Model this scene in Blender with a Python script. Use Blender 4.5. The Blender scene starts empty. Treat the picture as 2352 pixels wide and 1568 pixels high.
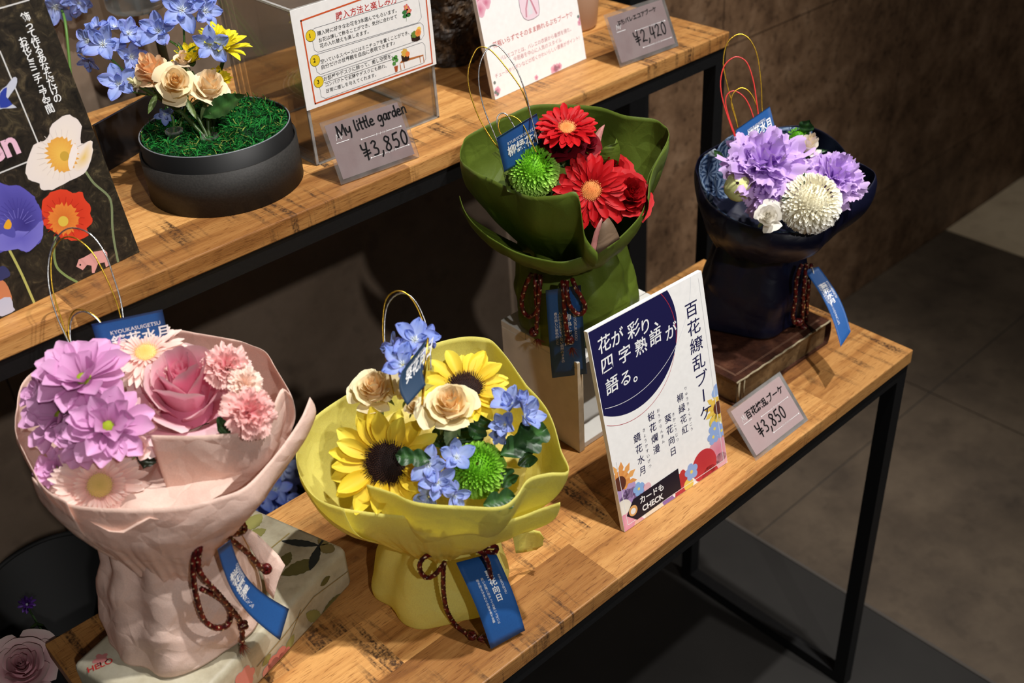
import bpy, bmesh, math, random
from mathutils import Vector, Matrix, noise
random.seed(7)
V = Vector
PI = math.pi
SC = bpy.context.scene
COL = SC.collection

# ------------------------------------------------------------------ camera
CAM_F = 2506.36                                  # focal length in px of a 2352 px wide frame
CAM_C = V((-1.04325, -0.49682, 0.77550))
CAM_R = [V((0.738050, -0.672305, -0.057344)), V((-0.417035, -0.387701, -0.822052)), V((0.530438, 0.630630, -0.566517))]
cd = bpy.data.cameras.new('camera'); cam = bpy.data.objects.new('camera', cd); COL.objects.link(cam)
cd.sensor_width = 36.0; cd.lens = CAM_F / 2352 * 36.0
cd.clip_start = 0.02; cd.clip_end = 60
rx, ry, rz = CAM_R[0], -CAM_R[1], -CAM_R[2]
cam.matrix_world = Matrix(((rx.x, ry.x, rz.x, CAM_C.x), (rx.y, ry.y, rz.y, CAM_C.y), (rx.z, ry.z, rz.z, CAM_C.z), (0, 0, 0, 1)))
cd.dof.use_dof = True; cd.dof.focus_distance = 1.04; cd.dof.aperture_fstop = 6.3
SC.camera = cam
SC.view_settings.view_transform = 'Standard'; SC.view_settings.look = 'None'
SC.view_settings.gamma = 1.0; SC.view_settings.use_curve_mapping = False
SC.view_settings.exposure = 0.0

# ------------------------------------------------------------------ light: dim shop, ceiling spots and an added far spot
w = bpy.data.worlds.new('world'); SC.world = w; w.use_nodes = True
w.node_tree.nodes['Background'].inputs[0].default_value = (1.0, 0.93, 0.85, 1)
w.node_tree.nodes['Background'].inputs[1].default_value = 0.035
def spot(name, loc, aim, power, angle, blend, rad, col):
    l = bpy.data.lights.new(name, 'SPOT'); l.energy = power; l.spot_size = math.radians(angle); l.spot_blend = blend
    l.shadow_soft_size = rad; l.color = col
    o = bpy.data.objects.new(name, l); COL.objects.link(o); o.location = loc
    o.rotation_euler = (V(aim) - V(loc)).to_track_quat('-Z', 'Y').to_euler()
    return o
spot('ceiling_spot_overhead', (-0.13, -0.50, 2.90), (-0.42, 0.20, 0.1), 290, 46, 0.75, 0.030, (1.0, 0.97, 0.93))
spot('ceiling_spot_front', (0.15, -1.20, 2.95), (-0.33, 0.20, 0.1), 185, 48, 0.85, 0.035, (1.0, 0.97, 0.93))
spot('ceiling_spot_low', (-1.35, -2.25, 2.15), (-0.40, 0.50, 0.05), 105, 36, 0.6, 0.035, (1.0, 0.97, 0.93))
spot('added_far_spot', (0.75, -0.70, 2.70), (0.95, 0.55, -0.4), 60, 25, 0.10, 0.030, (1.0, 0.96, 0.90))  # added lamp: brightens far floor and wall, its cone rim forms the shadow edge

# ------------------------------------------------------------------ helpers
def ray(px, py):
    x = (px - 1176) / CAM_F; y = (py - 784) / CAM_F
    return CAM_R[0] * x + CAM_R[1] * y + CAM_R[2]
def at(px, py, x=None, y=None, z=None, d=None, plane=None):
    """the place in the room seen at a pixel of the photograph, on a given plane or at a given depth"""
    v = ray(px, py)
    if x is not None: s = (x - CAM_C.x) / v.x
    elif y is not None: s = (y - CAM_C.y) / v.y
    elif z is not None: s = (z - CAM_C.z) / v.z
    elif plane is not None: s = (plane[0] - CAM_C).dot(plane[1]) / v.dot(plane[1])
    else: s = d
    return CAM_C + v * s
def depth(p): return (V(p) - CAM_C).dot(CAM_R[2])
def on_cyl(px, py, cx, cy, r):
    """nearest hit of the sight line with an upright cylinder (or its closest approach)"""
    v = ray(px, py); a = v.x * v.x + v.y * v.y; ox, oy = CAM_C.x - cx, CAM_C.y - cy
    b = ox * v.x + oy * v.y; c = ox * ox + oy * oy - r * r; D = b * b - a * c
    s = (-b - math.sqrt(D)) / a if D > 0 else -b / a
    return CAM_C + v * s
def to_cam(p): return (CAM_C - V(p)).normalized()
UP = V((0, 0, 1))
def facing(p, cam_w=1.0, up_w=0.0, right_w=0.0):
    return (to_cam(p) * cam_w + UP * up_w + CAM_R[0] * right_w).normalized()
def frame(n, roll=0.0):
    n = n.normalized(); a = UP if abs(n.z) < 0.95 else V((0, 1, 0))
    u = a.cross(n).normalized(); v = n.cross(u)
    c, s = math.cos(roll), math.sin(roll)
    return u * c + v * s, v * c - u * s, n
def lerp(a, b, t): return a + (b - a) * t
def mix(c1, c2, t): return tuple(c1[i] + (c2[i] - c1[i]) * t for i in range(3))
def srgb(r, g, b):
    f = lambda c: (c / 255 / 12.92) if c / 255 <= 0.04045 else ((c / 255 + 0.055) / 1.055) ** 2.4
    return (f(r), f(g), f(b))
def clamp(x, a=0.0, b=1.0): return max(a, min(b, x))
def smooth(t): t = clamp(t); return t * t * (3 - 2 * t)

class MB:
    def __init__(s): s.v = []; s.f = []; s.c = []; s.m = []; s.mi = 0
    def add(s, p, c=(1, 1, 1)): s.v.append(V(p)); s.c.append(c); return len(s.v) - 1
    def face(s, *i): s.f.append(tuple(i)); s.m.append(s.mi)
    def grid(s, rows, cols=None, close_u=False):
        n = len(rows); m = len(rows[0]); ids = []
        for i in range(n):
            ids.append([s.add(rows[i][j], cols[i][j] if cols else (1, 1, 1)) for j in range(m)])
        for i in range(n - 1):
            for j in range(m if close_u else m - 1):
                k = (j + 1) % m
                s.face(ids[i][j], ids[i][k], ids[i + 1][k], ids[i + 1][j])
        return ids
    def box(s, lo, hi, c=(1, 1, 1), M=None):
        p = [V((x, y, z)) for z in (lo[2], hi[2]) for y in (lo[1], hi[1]) for x in (lo[0], hi[0])]
        if M is not None: p = [M @ q for q in p]
        k = [s.add(q, c) for q in p]
        for f in ((0, 2, 3, 1), (4, 5, 7, 6), (0, 1, 5, 4), (2, 6, 7, 3), (0, 4, 6, 2), (1, 3, 7, 5)): s.face(*[k[i] for i in f])
    def obox(s, O, U, Vv, W, c=(1, 1, 1)):
        """box from corner O along the three edge vectors"""
        p = [O + U * a + Vv * b + W * d for d in (0, 1) for b in (0, 1) for a in (0, 1)]
        k = [s.add(q, c) for q in p]
        for f in ((0, 2, 3, 1), (4, 5, 7, 6), (0, 1, 5, 4), (2, 6, 7, 3), (0, 4, 6, 2), (1, 3, 7, 5)): s.face(*[k[i] for i in f])
    def tube(s, path, r, n=8, colf=None, c=(1, 1, 1), radf=None, cap=True):
        path = [V(p) for p in path]; T = []
        for i in range(len(path)):
            a = path[max(i - 1, 0)]; b = path[min(i + 1, len(path) - 1)]
            t = b - a; T.append(t.normalized() if t.length > 1e-9 else V((0, 0, 1)))
        a = UP if abs(T[0].z) < 0.9 else V((1, 0, 0))
        u = a.cross(T[0]).normalized(); rows = []; cols = []
        for i, p in enumerate(path):
            u = (u - T[i] * u.dot(T[i])).normalized(); vv = T[i].cross(u)
            rr = r[i] if isinstance(r, (list, tuple)) else r
            row = []; cr = []
            for j in range(n):
                an = 2 * PI * j / n; q = rr * (radf(i, j) if radf else 1.0)
                row.append(p + u * math.cos(an) * q + vv * math.sin(an) * q); cr.append(colf(i, j) if colf else c)
            rows.append(row); cols.append(cr)
        ids = s.grid(rows, cols, close_u=True)
        if cap:
            s.face(*reversed(ids[0])); s.face(*ids[-1])
    def lathe(s, O, prof, n=32, c=(1, 1, 1), ax=None, colf=None):
        u, v, w_ = frame(ax) if ax is not None else (V((1, 0, 0)), V((0, 1, 0)), UP)
        rows = [[O + u * (r * math.cos(2 * PI * j / n)) + v * (r * math.sin(2 * PI * j / n)) + w_ * z for j in range(n)] for r, z in prof]
        cols = [[(colf(i, j) if colf else c) for j in range(n)] for i in range(len(prof))]
        s.grid(rows, cols, close_u=True)
    def poly(s, pts, c=(1, 1, 1)): s.face(*[s.add(p, c) for p in pts])
    def fan(s, ctr, pts, cc, ce):
        k = s.add(ctr, cc); ids = [s.add(p, ce) for p in pts]
        for i in range(len(ids)): s.face(k, ids[i], ids[(i + 1) % len(ids)])
    def build(s, name, mat, parent=None, sm=True, loc=None, solid=0.0):
        """link as ONE mesh object; vertices are room coordinates, the origin is the parent's origin (or loc)"""
        org = parent_origin(parent) if parent is not None else V(loc if loc is not None else (0, 0, 0))
        me = bpy.data.meshes.new(name)
        me.from_pydata([tuple(p - org) for p in s.v], [], s.f)
        a = me.attributes.new('Col', 'FLOAT_COLOR', 'POINT')
        a.data.foreach_set('color', [x for c in s.c for x in (c[0], c[1], c[2], 1.0)])
        for m in (mat if isinstance(mat, (list, tuple)) else [mat]): me.materials.append(m)
        me.polygons.foreach_set('material_index', s.m)
        me.polygons.foreach_set('use_smooth', [sm] * len(me.polygons)); me.update()
        o = bpy.data.objects.new(name, me); COL.objects.link(o)
        if parent is not None: o.parent = parent
        else: o.location = org
        if solid:
            md = o.modifiers.new('thick', 'SOLIDIFY'); md.thickness = solid; md.offset = 0
        return o
def parent_origin(p):
    o = V((0, 0, 0))
    while p is not None: o = o + p.location; p = p.parent
    return o
def tag(o, label=None, cat=None, group=None, kind=None):
    if label: o['label'] = label
    if cat: o['category'] = cat
    if group: o['group'] = group
    if kind: o['kind'] = kind
    return o
def thing(name, label, cat, loc, group=None):
    o = bpy.data.objects.new(name, None); o.empty_display_size = 0.02; COL.objects.link(o); o.location = loc
    return tag(o, label, cat, group)

# ------------------------------------------------------------------ materials
def newmat(name):
    m = bpy.data.materials.new(name); m.use_nodes = True; nt = m.node_tree
    for n in list(nt.nodes): nt.nodes.remove(n)
    out = nt.nodes.new('ShaderNodeOutputMaterial')
    def N(t, **kw):
        n = nt.nodes.new(t)
        for k, val in kw.items():
            if k in n.inputs: n.inputs[k].default_value = val
            else: setattr(n, k, val)
        return n
    return m, nt, N, out
def L(nt, a, b): nt.links.new(a, b)
def c4(c): return (c[0], c[1], c[2], 1)
def principled(N, rough=0.5, metal=0.0, spec=0.5):
    p = N('ShaderNodeBsdfPrincipled'); p.inputs['Roughness'].default_value = rough; p.inputs['Metallic'].default_value = metal
    p.inputs['Specular IOR Level'].default_value = spec
    return p
def ramp(N, stops):
    r = N('ShaderNodeValToRGB'); e = r.color_ramp.elements
    while len(e) > 1: e.remove(e[-1])
    e[0].position = stops[0][0]; e[0].color = c4(stops[0][1])
    for p, c in stops[1:]:
        q = e.new(p); q.color = c4(c)
    return r
def mat_plain(name, col, rough=0.5, metal=0.0, spec=0.5, nscale=0, namp=0.15, bump=0.0):
    m, nt, N, out = newmat(name); p = principled(N, rough, metal, spec); L(nt, p.outputs[0], out.inputs[0])
    p.inputs['Base Color'].default_value = c4(col)
    if nscale:
        tc = N('ShaderNodeTexCoord'); n = N('ShaderNodeTexNoise', Scale=nscale, Detail=6.0); L(nt, tc.outputs['Object'], n.inputs['Vector'])
        r = ramp(N, [(0.3, tuple(c * (1 - namp) for c in col)), (0.7, tuple(min(1, c * (1 + namp)) for c in col))])
        L(nt, n.outputs['Fac'], r.inputs[0]); L(nt, r.outputs[0], p.inputs['Base Color'])
        if bump:
            b = N('ShaderNodeBump', Strength=bump, Distance=0.001); L(nt, n.outputs['Fac'], b.inputs['Height']); L(nt, b.outputs[0], p.inputs['Normal'])
    return m
def mat_attr(name, rough=0.5, transl=0.0, spec=0.3, metal=0.0, bump=0.0, bscale=300, sheen=0.0):
    """colour from the mesh (petal shading, prints); optional thin translucency"""
    m, nt, N, out = newmat(name); at_ = N('ShaderNodeAttribute'); at_.attribute_name = 'Col'
    p = principled(N, rough, metal, spec); L(nt, at_.outputs['Color'], p.inputs['Base Color'])
    if sheen: p.inputs['Sheen Weight'].default_value = sheen
    last = p.outputs[0]
    if bump:
        tc = N('ShaderNodeTexCoord'); n = N('ShaderNodeTexNoise', Scale=bscale, Detail=3.0); L(nt, tc.outputs['Object'], n.inputs['Vector'])
        b = N('ShaderNodeBump', Strength=bump, Distance=0.0006); L(nt, n.outputs['Fac'], b.inputs['Height']); L(nt, b.outputs[0], p.inputs['Normal'])
    if transl:
        t = N('ShaderNodeBsdfTranslucent'); L(nt, at_.outputs['Color'], t.inputs['Color'])
        x = N('ShaderNodeMixShader'); x.inputs[0].default_value = transl; L(nt, last, x.inputs[1]); L(nt, t.outputs[0], x.inputs[2]); last = x.outputs[0]
    L(nt, last, out.inputs[0]); return m
def mat_paper(name, col, transl=0.25, rough=0.55, crease=0.6, spec=0.3, back=None):
    """tissue-like wrapping paper with creases and fine fibres"""
    m, nt, N, out = newmat(name); tc = N('ShaderNodeTexCoord')
    v1 = N('ShaderNodeTexVoronoi', Scale=30.0); v1.feature = 'DISTANCE_TO_EDGE'
    ns = N('ShaderNodeTexNoise', Scale=22.0, Detail=2.0); L(nt, tc.outputs['Object'], ns.inputs['Vector'])
    mx = N('ShaderNodeVectorMath', operation='MULTIPLY_ADD'); L(nt, ns.outputs['Color'], mx.inputs[0]); mx.inputs[1].default_value = (0.05, 0.05, 0.05); L(nt, tc.outputs['Object'], mx.inputs[2])
    L(nt, mx.outputs[0], v1.inputs['Vector'])
    n2 = N('ShaderNodeTexNoise', Scale=55.0, Detail=4.0, Roughness=0.6); L(nt, tc.outputs['Object'], n2.inputs['Vector'])
    n3 = N('ShaderNodeTexNoise', Scale=900.0, Detail=2.0); L(nt, tc.outputs['Object'], n3.inputs['Vector'])
    a = N('ShaderNodeMath', operation='MULTIPLY'); L(nt, v1.outputs['Distance'], a.inputs[0]); a.inputs[1].default_value = 1.2
    b_ = N('ShaderNodeMath', operation='MULTIPLY_ADD'); L(nt, n2.outputs['Fac'], b_.inputs[0]); b_.inputs[1].default_value = 0.28; L(nt, a.outputs[0], b_.inputs[2])
    c_ = N('ShaderNodeMath', operation='MULTIPLY_ADD'); L(nt, n3.outputs['Fac'], c_.inputs[0]); c_.inputs[1].default_value = 0.03; L(nt, b_.outputs[0], c_.inputs[2])
    bp = N('ShaderNodeBump', Strength=min(1.0, crease), Distance=0.0030); L(nt, c_.outputs[0], bp.inputs['Height'])
    r = ramp(N, [(0.35, tuple(c * 0.95 for c in col)), (0.65, tuple(min(1, c * 1.03) for c in col))]); L(nt, n3.outputs['Fac'], r.inputs[0])
    p = principled(N, rough, 0, spec); L(nt, r.outputs[0], p.inputs['Base Color']); L(nt, bp.outputs[0], p.inputs['Normal'])
    t = N('ShaderNodeBsdfTranslucent'); L(nt, r.outputs[0], t.inputs['Color']); L(nt, bp.outputs[0], t.inputs['Normal'])
    x = N('ShaderNodeMixShader'); x.inputs[0].default_value = transl; L(nt, p.outputs[0], x.inputs[1]); L(nt, t.outputs[0], x.inputs[2])
    L(nt, x.outputs[0], out.inputs[0]); return m
def mat_wood(name):
    m, nt, N, out = newmat(name); tc = N('ShaderNodeTexCoord'); O = tc.outputs['Object']
    br = N('ShaderNodeTexBrick', Scale=1.0); br.offset = 0.43; br.inputs['Brick Width'].default_value = 0.36; br.inputs['Row Height'].default_value = 0.066
    br.inputs['Mortar Size'].default_value = 0.0; br.inputs['Color1'].default_value = (0, 0, 0, 1); br.inputs['Color2'].default_value = (1, 1, 1, 1); br.inputs['Bias'].default_value = 0
    L(nt, O, br.inputs['Vector'])
    off = N('ShaderNodeVectorMath', operation='MULTIPLY_ADD'); L(nt, br.outputs['Color'], off.inputs[0]); off.inputs[1].default_value = (3.1, 1.7, 2.3); L(nt, O, off.inputs[2])
    m1 = N('ShaderNodeMapping'); m1.inputs['Scale'].default_value = (2.2, 26, 26); L(nt, off.outputs[0], m1.inputs['Vector'])
    g = N('ShaderNodeTexNoise', Scale=1.6, Detail=8.0, Roughness=0.62, Distortion=0.9); L(nt, m1.outputs[0], g.inputs['Vector'])
    r1 = ramp(N, [(0.22, srgb(116, 68, 32)), (0.43, srgb(184, 130, 72)), (0.58, srgb(210, 158, 95)), (0.68, srgb(186, 132, 74)), (0.82, srgb(134, 84, 42))]); L(nt, g.outputs['Fac'], r1.inputs[0])
    # per-plank tint
    r2 = ramp(N, [(0.0, (0.56, 0.49, 0.42)), (0.5, (0.92, 0.89, 0.85)), (1.0, (1.10, 1.08, 1.04))]); L(nt, br.outputs['Color'], r2.inputs[0])
    mu = N('ShaderNodeMix', data_type='RGBA', blend_type='MULTIPLY'); mu.inputs[0].default_value = 1.0; L(nt, r1.outputs[0], mu.inputs[6]); L(nt, r2.outputs[0], mu.inputs[7])
    # pores
    m2 = N('ShaderNodeMapping'); m2.inputs['Scale'].default_value = (90, 900, 900); L(nt, off.outputs[0], m2.inputs['Vector'])
    po = N('ShaderNodeTexNoise', Scale=1.0, Detail=1.0); L(nt, m2.outputs[0], po.inputs['Vector'])
    rp = ramp(N, [(0.58, (1, 1, 1)), (0.72, (0.55, 0.46, 0.38))]); L(nt, po.outputs['Fac'], rp.inputs[0])
    mu2 = N('ShaderNodeMix', data_type='RGBA', blend_type='MULTIPLY'); mu2.inputs[0].default_value = 0.85; L(nt, mu.outputs[2], mu2.inputs[6]); L(nt, rp.outputs[0], mu2.inputs[7])
    # old saw marks across the grain, in patches
    m3 = N('ShaderNodeMapping'); m3.inputs['Scale'].default_value = (95, 7, 7); L(nt, O, m3.inputs['Vector'])
    sw = N('ShaderNodeTexNoise', Scale=1.0, Detail=3.0, Roughness=0.7); L(nt, m3.outputs[0], sw.inputs['Vector'])
    rs = ramp(N, [(0.50, (0, 0, 0)), (0.60, (1, 1, 1))]); L(nt, sw.outputs['Fac'], rs.inputs[0])
    pt = N('ShaderNodeTexNoise', Scale=9.0, Detail=2.0); L(nt, off.outputs[0], pt.inputs['Vector'])
    rpt = ramp(N, [(0.46, (0, 0, 0)), (0.58, (1, 1, 1))]); L(nt, pt.outputs['Fac'], rpt.inputs[0])
    fi = N('ShaderNodeTexNoise', Scale=330.0, Detail=3.0); L(nt, O, fi.inputs['Vector'])
    rf = ramp(N, [(0.35, (0.2, 0.2, 0.2)), (0.6, (1, 1, 1))]); L(nt, fi.outputs['Fac'], rf.inputs[0])
    k1 = N('ShaderNodeMath', operation='MULTIPLY'); L(nt, rs.outputs[0], k1.inputs[0]); L(nt, rpt.outputs[0], k1.inputs[1])
    k2 = N('ShaderNodeMath', operation='MULTIPLY'); L(nt, k1.outputs[0], k2.inputs[0]); L(nt, rf.outputs[0], k2.inputs[1])
    k3 = N('ShaderNodeMath', operation='MULTIPLY'); L(nt, k2.outputs[0], k3.inputs[0]); k3.inputs[1].default_value = 0.97
    mx = N('ShaderNodeMix', data_type='RGBA'); L(nt, k3.outputs[0], mx.inputs[0]); L(nt, mu2.outputs[2], mx.inputs[6]); mx.inputs[7].default_value = c4(srgb(66, 44, 28))
    p = principled(N, 0.5, 0, 0.4); L(nt, mx.outputs[2], p.inputs['Base Color'])
    ad = N('ShaderNodeMath', operation='ADD'); L(nt, g.outputs['Fac'], ad.inputs[0]); L(nt, po.outputs['Fac'], ad.inputs[1])
    bp = N('ShaderNodeBump', Strength=0.25, Distance=0.0008); L(nt, ad.outputs[0], bp.inputs['Height']); L(nt, bp.outputs[0], p.inputs['Normal'])
    L(nt, p.outputs[0], out.inputs[0]); return m
def mat_stone(name, c1, c2, c3, scale=14.0, joints=None, rough=0.55, speck=0.6):
    m, nt, N, out = newmat(name); tc = N('ShaderNodeTexCoord'); O = tc.outputs['Object']
    n1 = N('ShaderNodeTexNoise', Scale=scale, Detail=7.0, Roughness=0.65); L(nt, O, n1.inputs['Vector'])
    r1 = ramp(N, [(0.32, c1), (0.52, c2), (0.7, c3)]); L(nt, n1.outputs['Fac'], r1.inputs[0])
    n2 = N('ShaderNodeTexNoise', Scale=scale * 5, Detail=3.0, Roughness=0.5); L(nt, O, n2.inputs['Vector'])
    r2 = ramp(N, [(0.34, (0.35, 0.33, 0.32)), (0.44, (1, 1, 1))]); L(nt, n2.outputs['Fac'], r2.inputs[0])
    mu = N('ShaderNodeMix', data_type='RGBA', blend_type='MULTIPLY'); mu.inputs[0].default_value = speck; L(nt, r1.outputs[0], mu.inputs[6]); L(nt, r2.outputs[0], mu.inputs[7])
    last = mu.outputs[2]
    if joints:
        mp = N('ShaderNodeMapping'); mp.inputs['Location'].default_value = joints[0]; mp.inputs['Rotation'].default_value = joints[1]; L(nt, O, mp.inputs['Vector'])
        br = N('ShaderNodeTexBrick', Scale=1.0); br.inputs['Brick Width'].default_value = joints[2]; br.inputs['Row Height'].default_value = joints[3]
        br.inputs['Mortar Size'].default_value = 0.0016; br.inputs['Mortar Smooth'].default_value = 0.3
        br.inputs['Color1'].default_value = (1, 1, 1, 1); br.inputs['Color2'].default_value = (0.86, 0.86, 0.86, 1); br.inputs['Mortar'].default_value = (0.3, 0.28, 0.26, 1)
        L(nt, mp.outputs[0], br.inputs['Vector'])
        m2 = N('ShaderNodeMix', data_type='RGBA', blend_type='MULTIPLY'); m2.inputs[0].default_value = 1.0; L(nt, last, m2.inputs[6]); L(nt, br.outputs['Color'], m2.inputs[7]); last = m2.outputs[2]
    p = principled(N, rough, 0, 0.4); L(nt, last, p.inputs['Base Color'])
    bp = N('ShaderNodeBump', Strength=0.3, Distance=0.002); L(nt, n2.outputs['Fac'], bp.inputs['Height']); L(nt, bp.outputs[0], p.inputs['Normal'])
    L(nt, p.outputs[0], out.inputs[0]); return m
def mat_clear(name, tint=(0.97, 0.97, 0.96), haze=0.04, refl=1.0, rough=0.03):
    """thin clear sheet: passes light straight through, reflects at grazing angles, a trace of surface haze"""
    m, nt, N, out = newmat(name)
    t = N('ShaderNodeBsdfTransparent'); t.inputs[0].default_value = c4(tint)
    g = N('ShaderNodeBsdfGlossy'); g.inputs['Roughness'].default_value = rough; g.inputs[0].default_value = (1, 1, 1, 1)
    f = N('ShaderNodeFresnel'); f.inputs['IOR'].default_value = 1.49
    k = N('ShaderNodeMath', operation='MULTIPLY'); L(nt, f.outputs[0], k.inputs[0]); k.inputs[1].default_value = refl
    x = N('ShaderNodeMixShader'); L(nt, k.outputs[0], x.inputs[0]); L(nt, t.outputs[0], x.inputs[1]); L(nt, g.outputs[0], x.inputs[2])
    d = N('ShaderNodeBsdfDiffuse'); d.inputs[0].default_value = (0.75, 0.74, 0.72, 1)
    tc = N('ShaderNodeTexCoord'); n = N('ShaderNodeTexNoise', Scale=60.0, Detail=5.0); L(nt, tc.outputs['Object'], n.inputs['Vector'])
    r = N('ShaderNodeMath', operation='MULTIPLY'); L(nt, n.outputs['Fac'], r.inputs[0]); r.inputs[1].default_value = haze * 2
    y = N('ShaderNodeMixShader'); L(nt, r.outputs[0], y.inputs[0]); L(nt, x.outputs[0], y.inputs[1]); L(nt, d.outputs[0], y.inputs[2])
    L(nt, y.outputs[0], out.inputs[0]); return m

M_WOOD = mat_wood('mango_wood')
M_BLACK = mat_plain('black_powder_coat', (0.006, 0.006, 0.0065), 0.55, 0, 0.3, 400, 0.2, 0.1)
M_GRANITE = mat_stone('brown_granite', srgb(80, 58, 41), srgb(118, 90, 66), srgb(144, 115, 89), 13.0, ((0.2, 0.613, 0.1215), (PI / 2, 0, 0), 1.19, 0.4935))
M_PLASTER = mat_stone('dark_stone_tile', srgb(112, 95, 79), srgb(134, 115, 98), srgb(146, 128, 111), 4.0, ((0.35, 0, 0.42), (PI / 2, 0, 0), 0.9, 0.52), 0.6, 0.25)
M_TILE = mat_stone('floor_tile', srgb(60, 50, 40), srgb(79, 67, 54), srgb(93, 80, 65), 5.0, None, 0.6, 0.25)
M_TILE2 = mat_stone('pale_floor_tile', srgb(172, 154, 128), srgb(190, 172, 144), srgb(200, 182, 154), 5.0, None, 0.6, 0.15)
M_GROUT = mat_plain('grout', srgb(46, 41, 36), 0.8)
M_MAT = mat_plain('dark_rubber', srgb(36, 34, 32), 0.6, 0, 0.3, 6, 0.2)
M_MATEDGE = mat_plain('mat_edge', srgb(84, 79, 74), 0.4, 0, 0.5)
M_PETAL = mat_attr('petal', 0.55, 0.28, 0.25)
M_WAXY = mat_attr('dense_petal', 0.5, 0.12, 0.3)
M_LEAF = mat_attr('leaf', 0.4, 0.12, 0.45)
M_SEED = mat_attr('flower_disc', 0.7, 0.0, 0.2)
M_PRINT = mat_attr('printed_ink', 0.45, 0.0, 0.35)
M_CORD = mat_attr('braided_cord', 0.38, 0.0, 0.6, 0.25)
M_GOLD = mat_plain('gold_wire', srgb(214, 172, 60), 0.28, 1.0, 0.5, 900, 0.35)
M_SILVER = mat_plain('silver_wire', srgb(205, 208, 212), 0.25, 1.0, 0.5, 900, 0.35)
M_REDW = mat_plain('red_wire', srgb(214, 44, 40), 0.35, 0.0, 0.6)
M_CLEAR = mat_clear('clear_plastic_sleeve', (0.93, 0.92, 0.92), 0.07, 1.0, 0.06)
M_ACRYL = mat_clear('clear_acrylic', (0.94, 0.93, 0.91), 0.010, 0.8, 0.02)
M_EDGE = mat_clear('acrylic_cut_edge', (0.72, 0.70, 0.66), 0.34, 1.0, 0.15)
M_GLASS = mat_clear('clear_glass', (0.9, 0.92, 0.92), 0.05, 1.3, 0.02)
M_BLUE = mat_plain('blue_card', srgb(36, 84, 146), 0.5, 0, 0.35, 700, 0.06)
M_WHITEBOARD = mat_plain('white_board', srgb(246, 244, 242), 0.5, 0, 0.3, 160, 0.03)
M_MAUVE = mat_plain('mauve_card', srgb(172, 150, 150), 0.55, 0, 0.3, 900, 0.03)
M_INK = mat_plain('black_marker', srgb(16, 15, 17), 0.35, 0, 0.4)
M_NAVYINK = mat_plain('navy_ink', srgb(28, 26, 72), 0.5, 0, 0.3)
M_WHITEINK = mat_plain('white_ink', srgb(238, 238, 238), 0.5, 0, 0.3)
M_REDINK = mat_plain('red_ink', srgb(196, 52, 50), 0.5)
M_ROSEINK = mat_plain('rose_ink', srgb(196, 120, 128), 0.5)

# ------------------------------------------------------------------ lettering
_tc = {}
def glyphs(s, bold=0.0):
    key = (s, bold)
    if key not in _tc:
        c = bpy.data.curves.new('txt', 'FONT'); c.body = s; c.size = 1.0; c.resolution_u = 3; c.offset = bold
        o = bpy.data.objects.new('txt', c); COL.objects.link(o)
        dg = bpy.context.evaluated_depsgraph_get(); me = bpy.data.meshes.new_from_object(o.evaluated_get(dg))
        _tc[key] = ([(v.co.x, v.co.y) for v in me.vertices], [tuple(p.vertices) for p in me.polygons])
        bpy.data.objects.remove(o); bpy.data.curves.remove(c); bpy.data.meshes.remove(me)
    return _tc[key]
def put_text(mb, mp, s, u, v, size, bold=0.0, shear=0.0, xs=1.0, rot=0.0, vert=False, pitch=1.06, align=0, fit=None, c=(1, 1, 1)):
    """lay a line of text on a surface: mp(u, v) is the point on it; vert writes top to bottom"""
    ca, sa = math.cos(rot), math.sin(rot)
    def emit(vs, fs, ou, ov, xsc):
        base = len(mb.v)
        for x, y in vs:
            x = x * xsc + y * shear
            mb.add(mp(ou + (x * ca - y * sa) * size, ov + (x * sa + y * ca) * size), c)
        for f in fs: mb.face(*[base + i for i in f])
    if not vert:
        vs, fs = glyphs(s, bold)
        if not vs: return
        x0 = min(a[0] for a in vs); x1 = max(a[0] for a in vs); k = xs
        if fit: k = fit / size / (x1 - x0)
        ox = -x0 * k if align == 0 else (-(x0 + x1) / 2 * k if align == 1 else -x1 * k)
        emit([(a + ox / k, b) for a, b in vs], fs, u, v, k)
    else:
        for i, ch in enumerate(s):
            if ch == ' ': continue
            vs, fs = glyphs(ch, bold)
            if ch in 'ー':
                vs = [(0.5 + (b - 0.38), 0.38 - (a - 0.5)) for a, b in vs]
            emit([(a - 0.5, b - 0.85) for a, b in vs], fs, u, v - i * size * pitch, xs)
def stroke(mb, mp, pts, wd, c=(1, 1, 1)):
    """a pen stroke of even width along points (u, v)"""
    P = [V((p[0], p[1], 0)) for p in pts]; Lf = []; Rt = []
    for i in range(len(P)):
        t = (P[min(i + 1, len(P) - 1)] - P[max(i - 1, 0)]).normalized(); n = V((-t.y, t.x, 0)) * wd / 2
        e = t * (wd * 0.4 if i == len(P) - 1 else (-wd * 0.4 if i == 0 else 0)) * 1.0
        Lf.append(P[i] + n + e); Rt.append(P[i] - n + e)
    mb.grid([[mp(p.x, p.y) for p in Lf], [mp(p.x, p.y) for p in Rt]], [[c] * len(P)] * 2)
def spline(pts, n=6, closed=False):
    """Catmull-Rom through the points"""
    pts = [V(p) if len(p) == 3 else V((p[0], p[1], 0)) for p in pts]; out = []; m = len(pts)
    for i in range(m if closed else m - 1):
        if closed: p0, p1, p2, p3 = pts[i - 1], pts[i], pts[(i + 1) % m], pts[(i + 2) % m]
        else: p0, p1, p2, p3 = pts[max(i - 1, 0)], pts[i], pts[i + 1], pts[min(i + 2, m - 1)]
        for k in range(n):
            t = k / n
            out.append(0.5 * ((2 * p1) + (p2 - p0) * t + (2 * p0 - 5 * p1 + 4 * p2 - p3) * t * t + (3 * p1 - p0 - 3 * p2 + p3) * t ** 3))
    if not closed: out.append(pts[-1])
    return out
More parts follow.
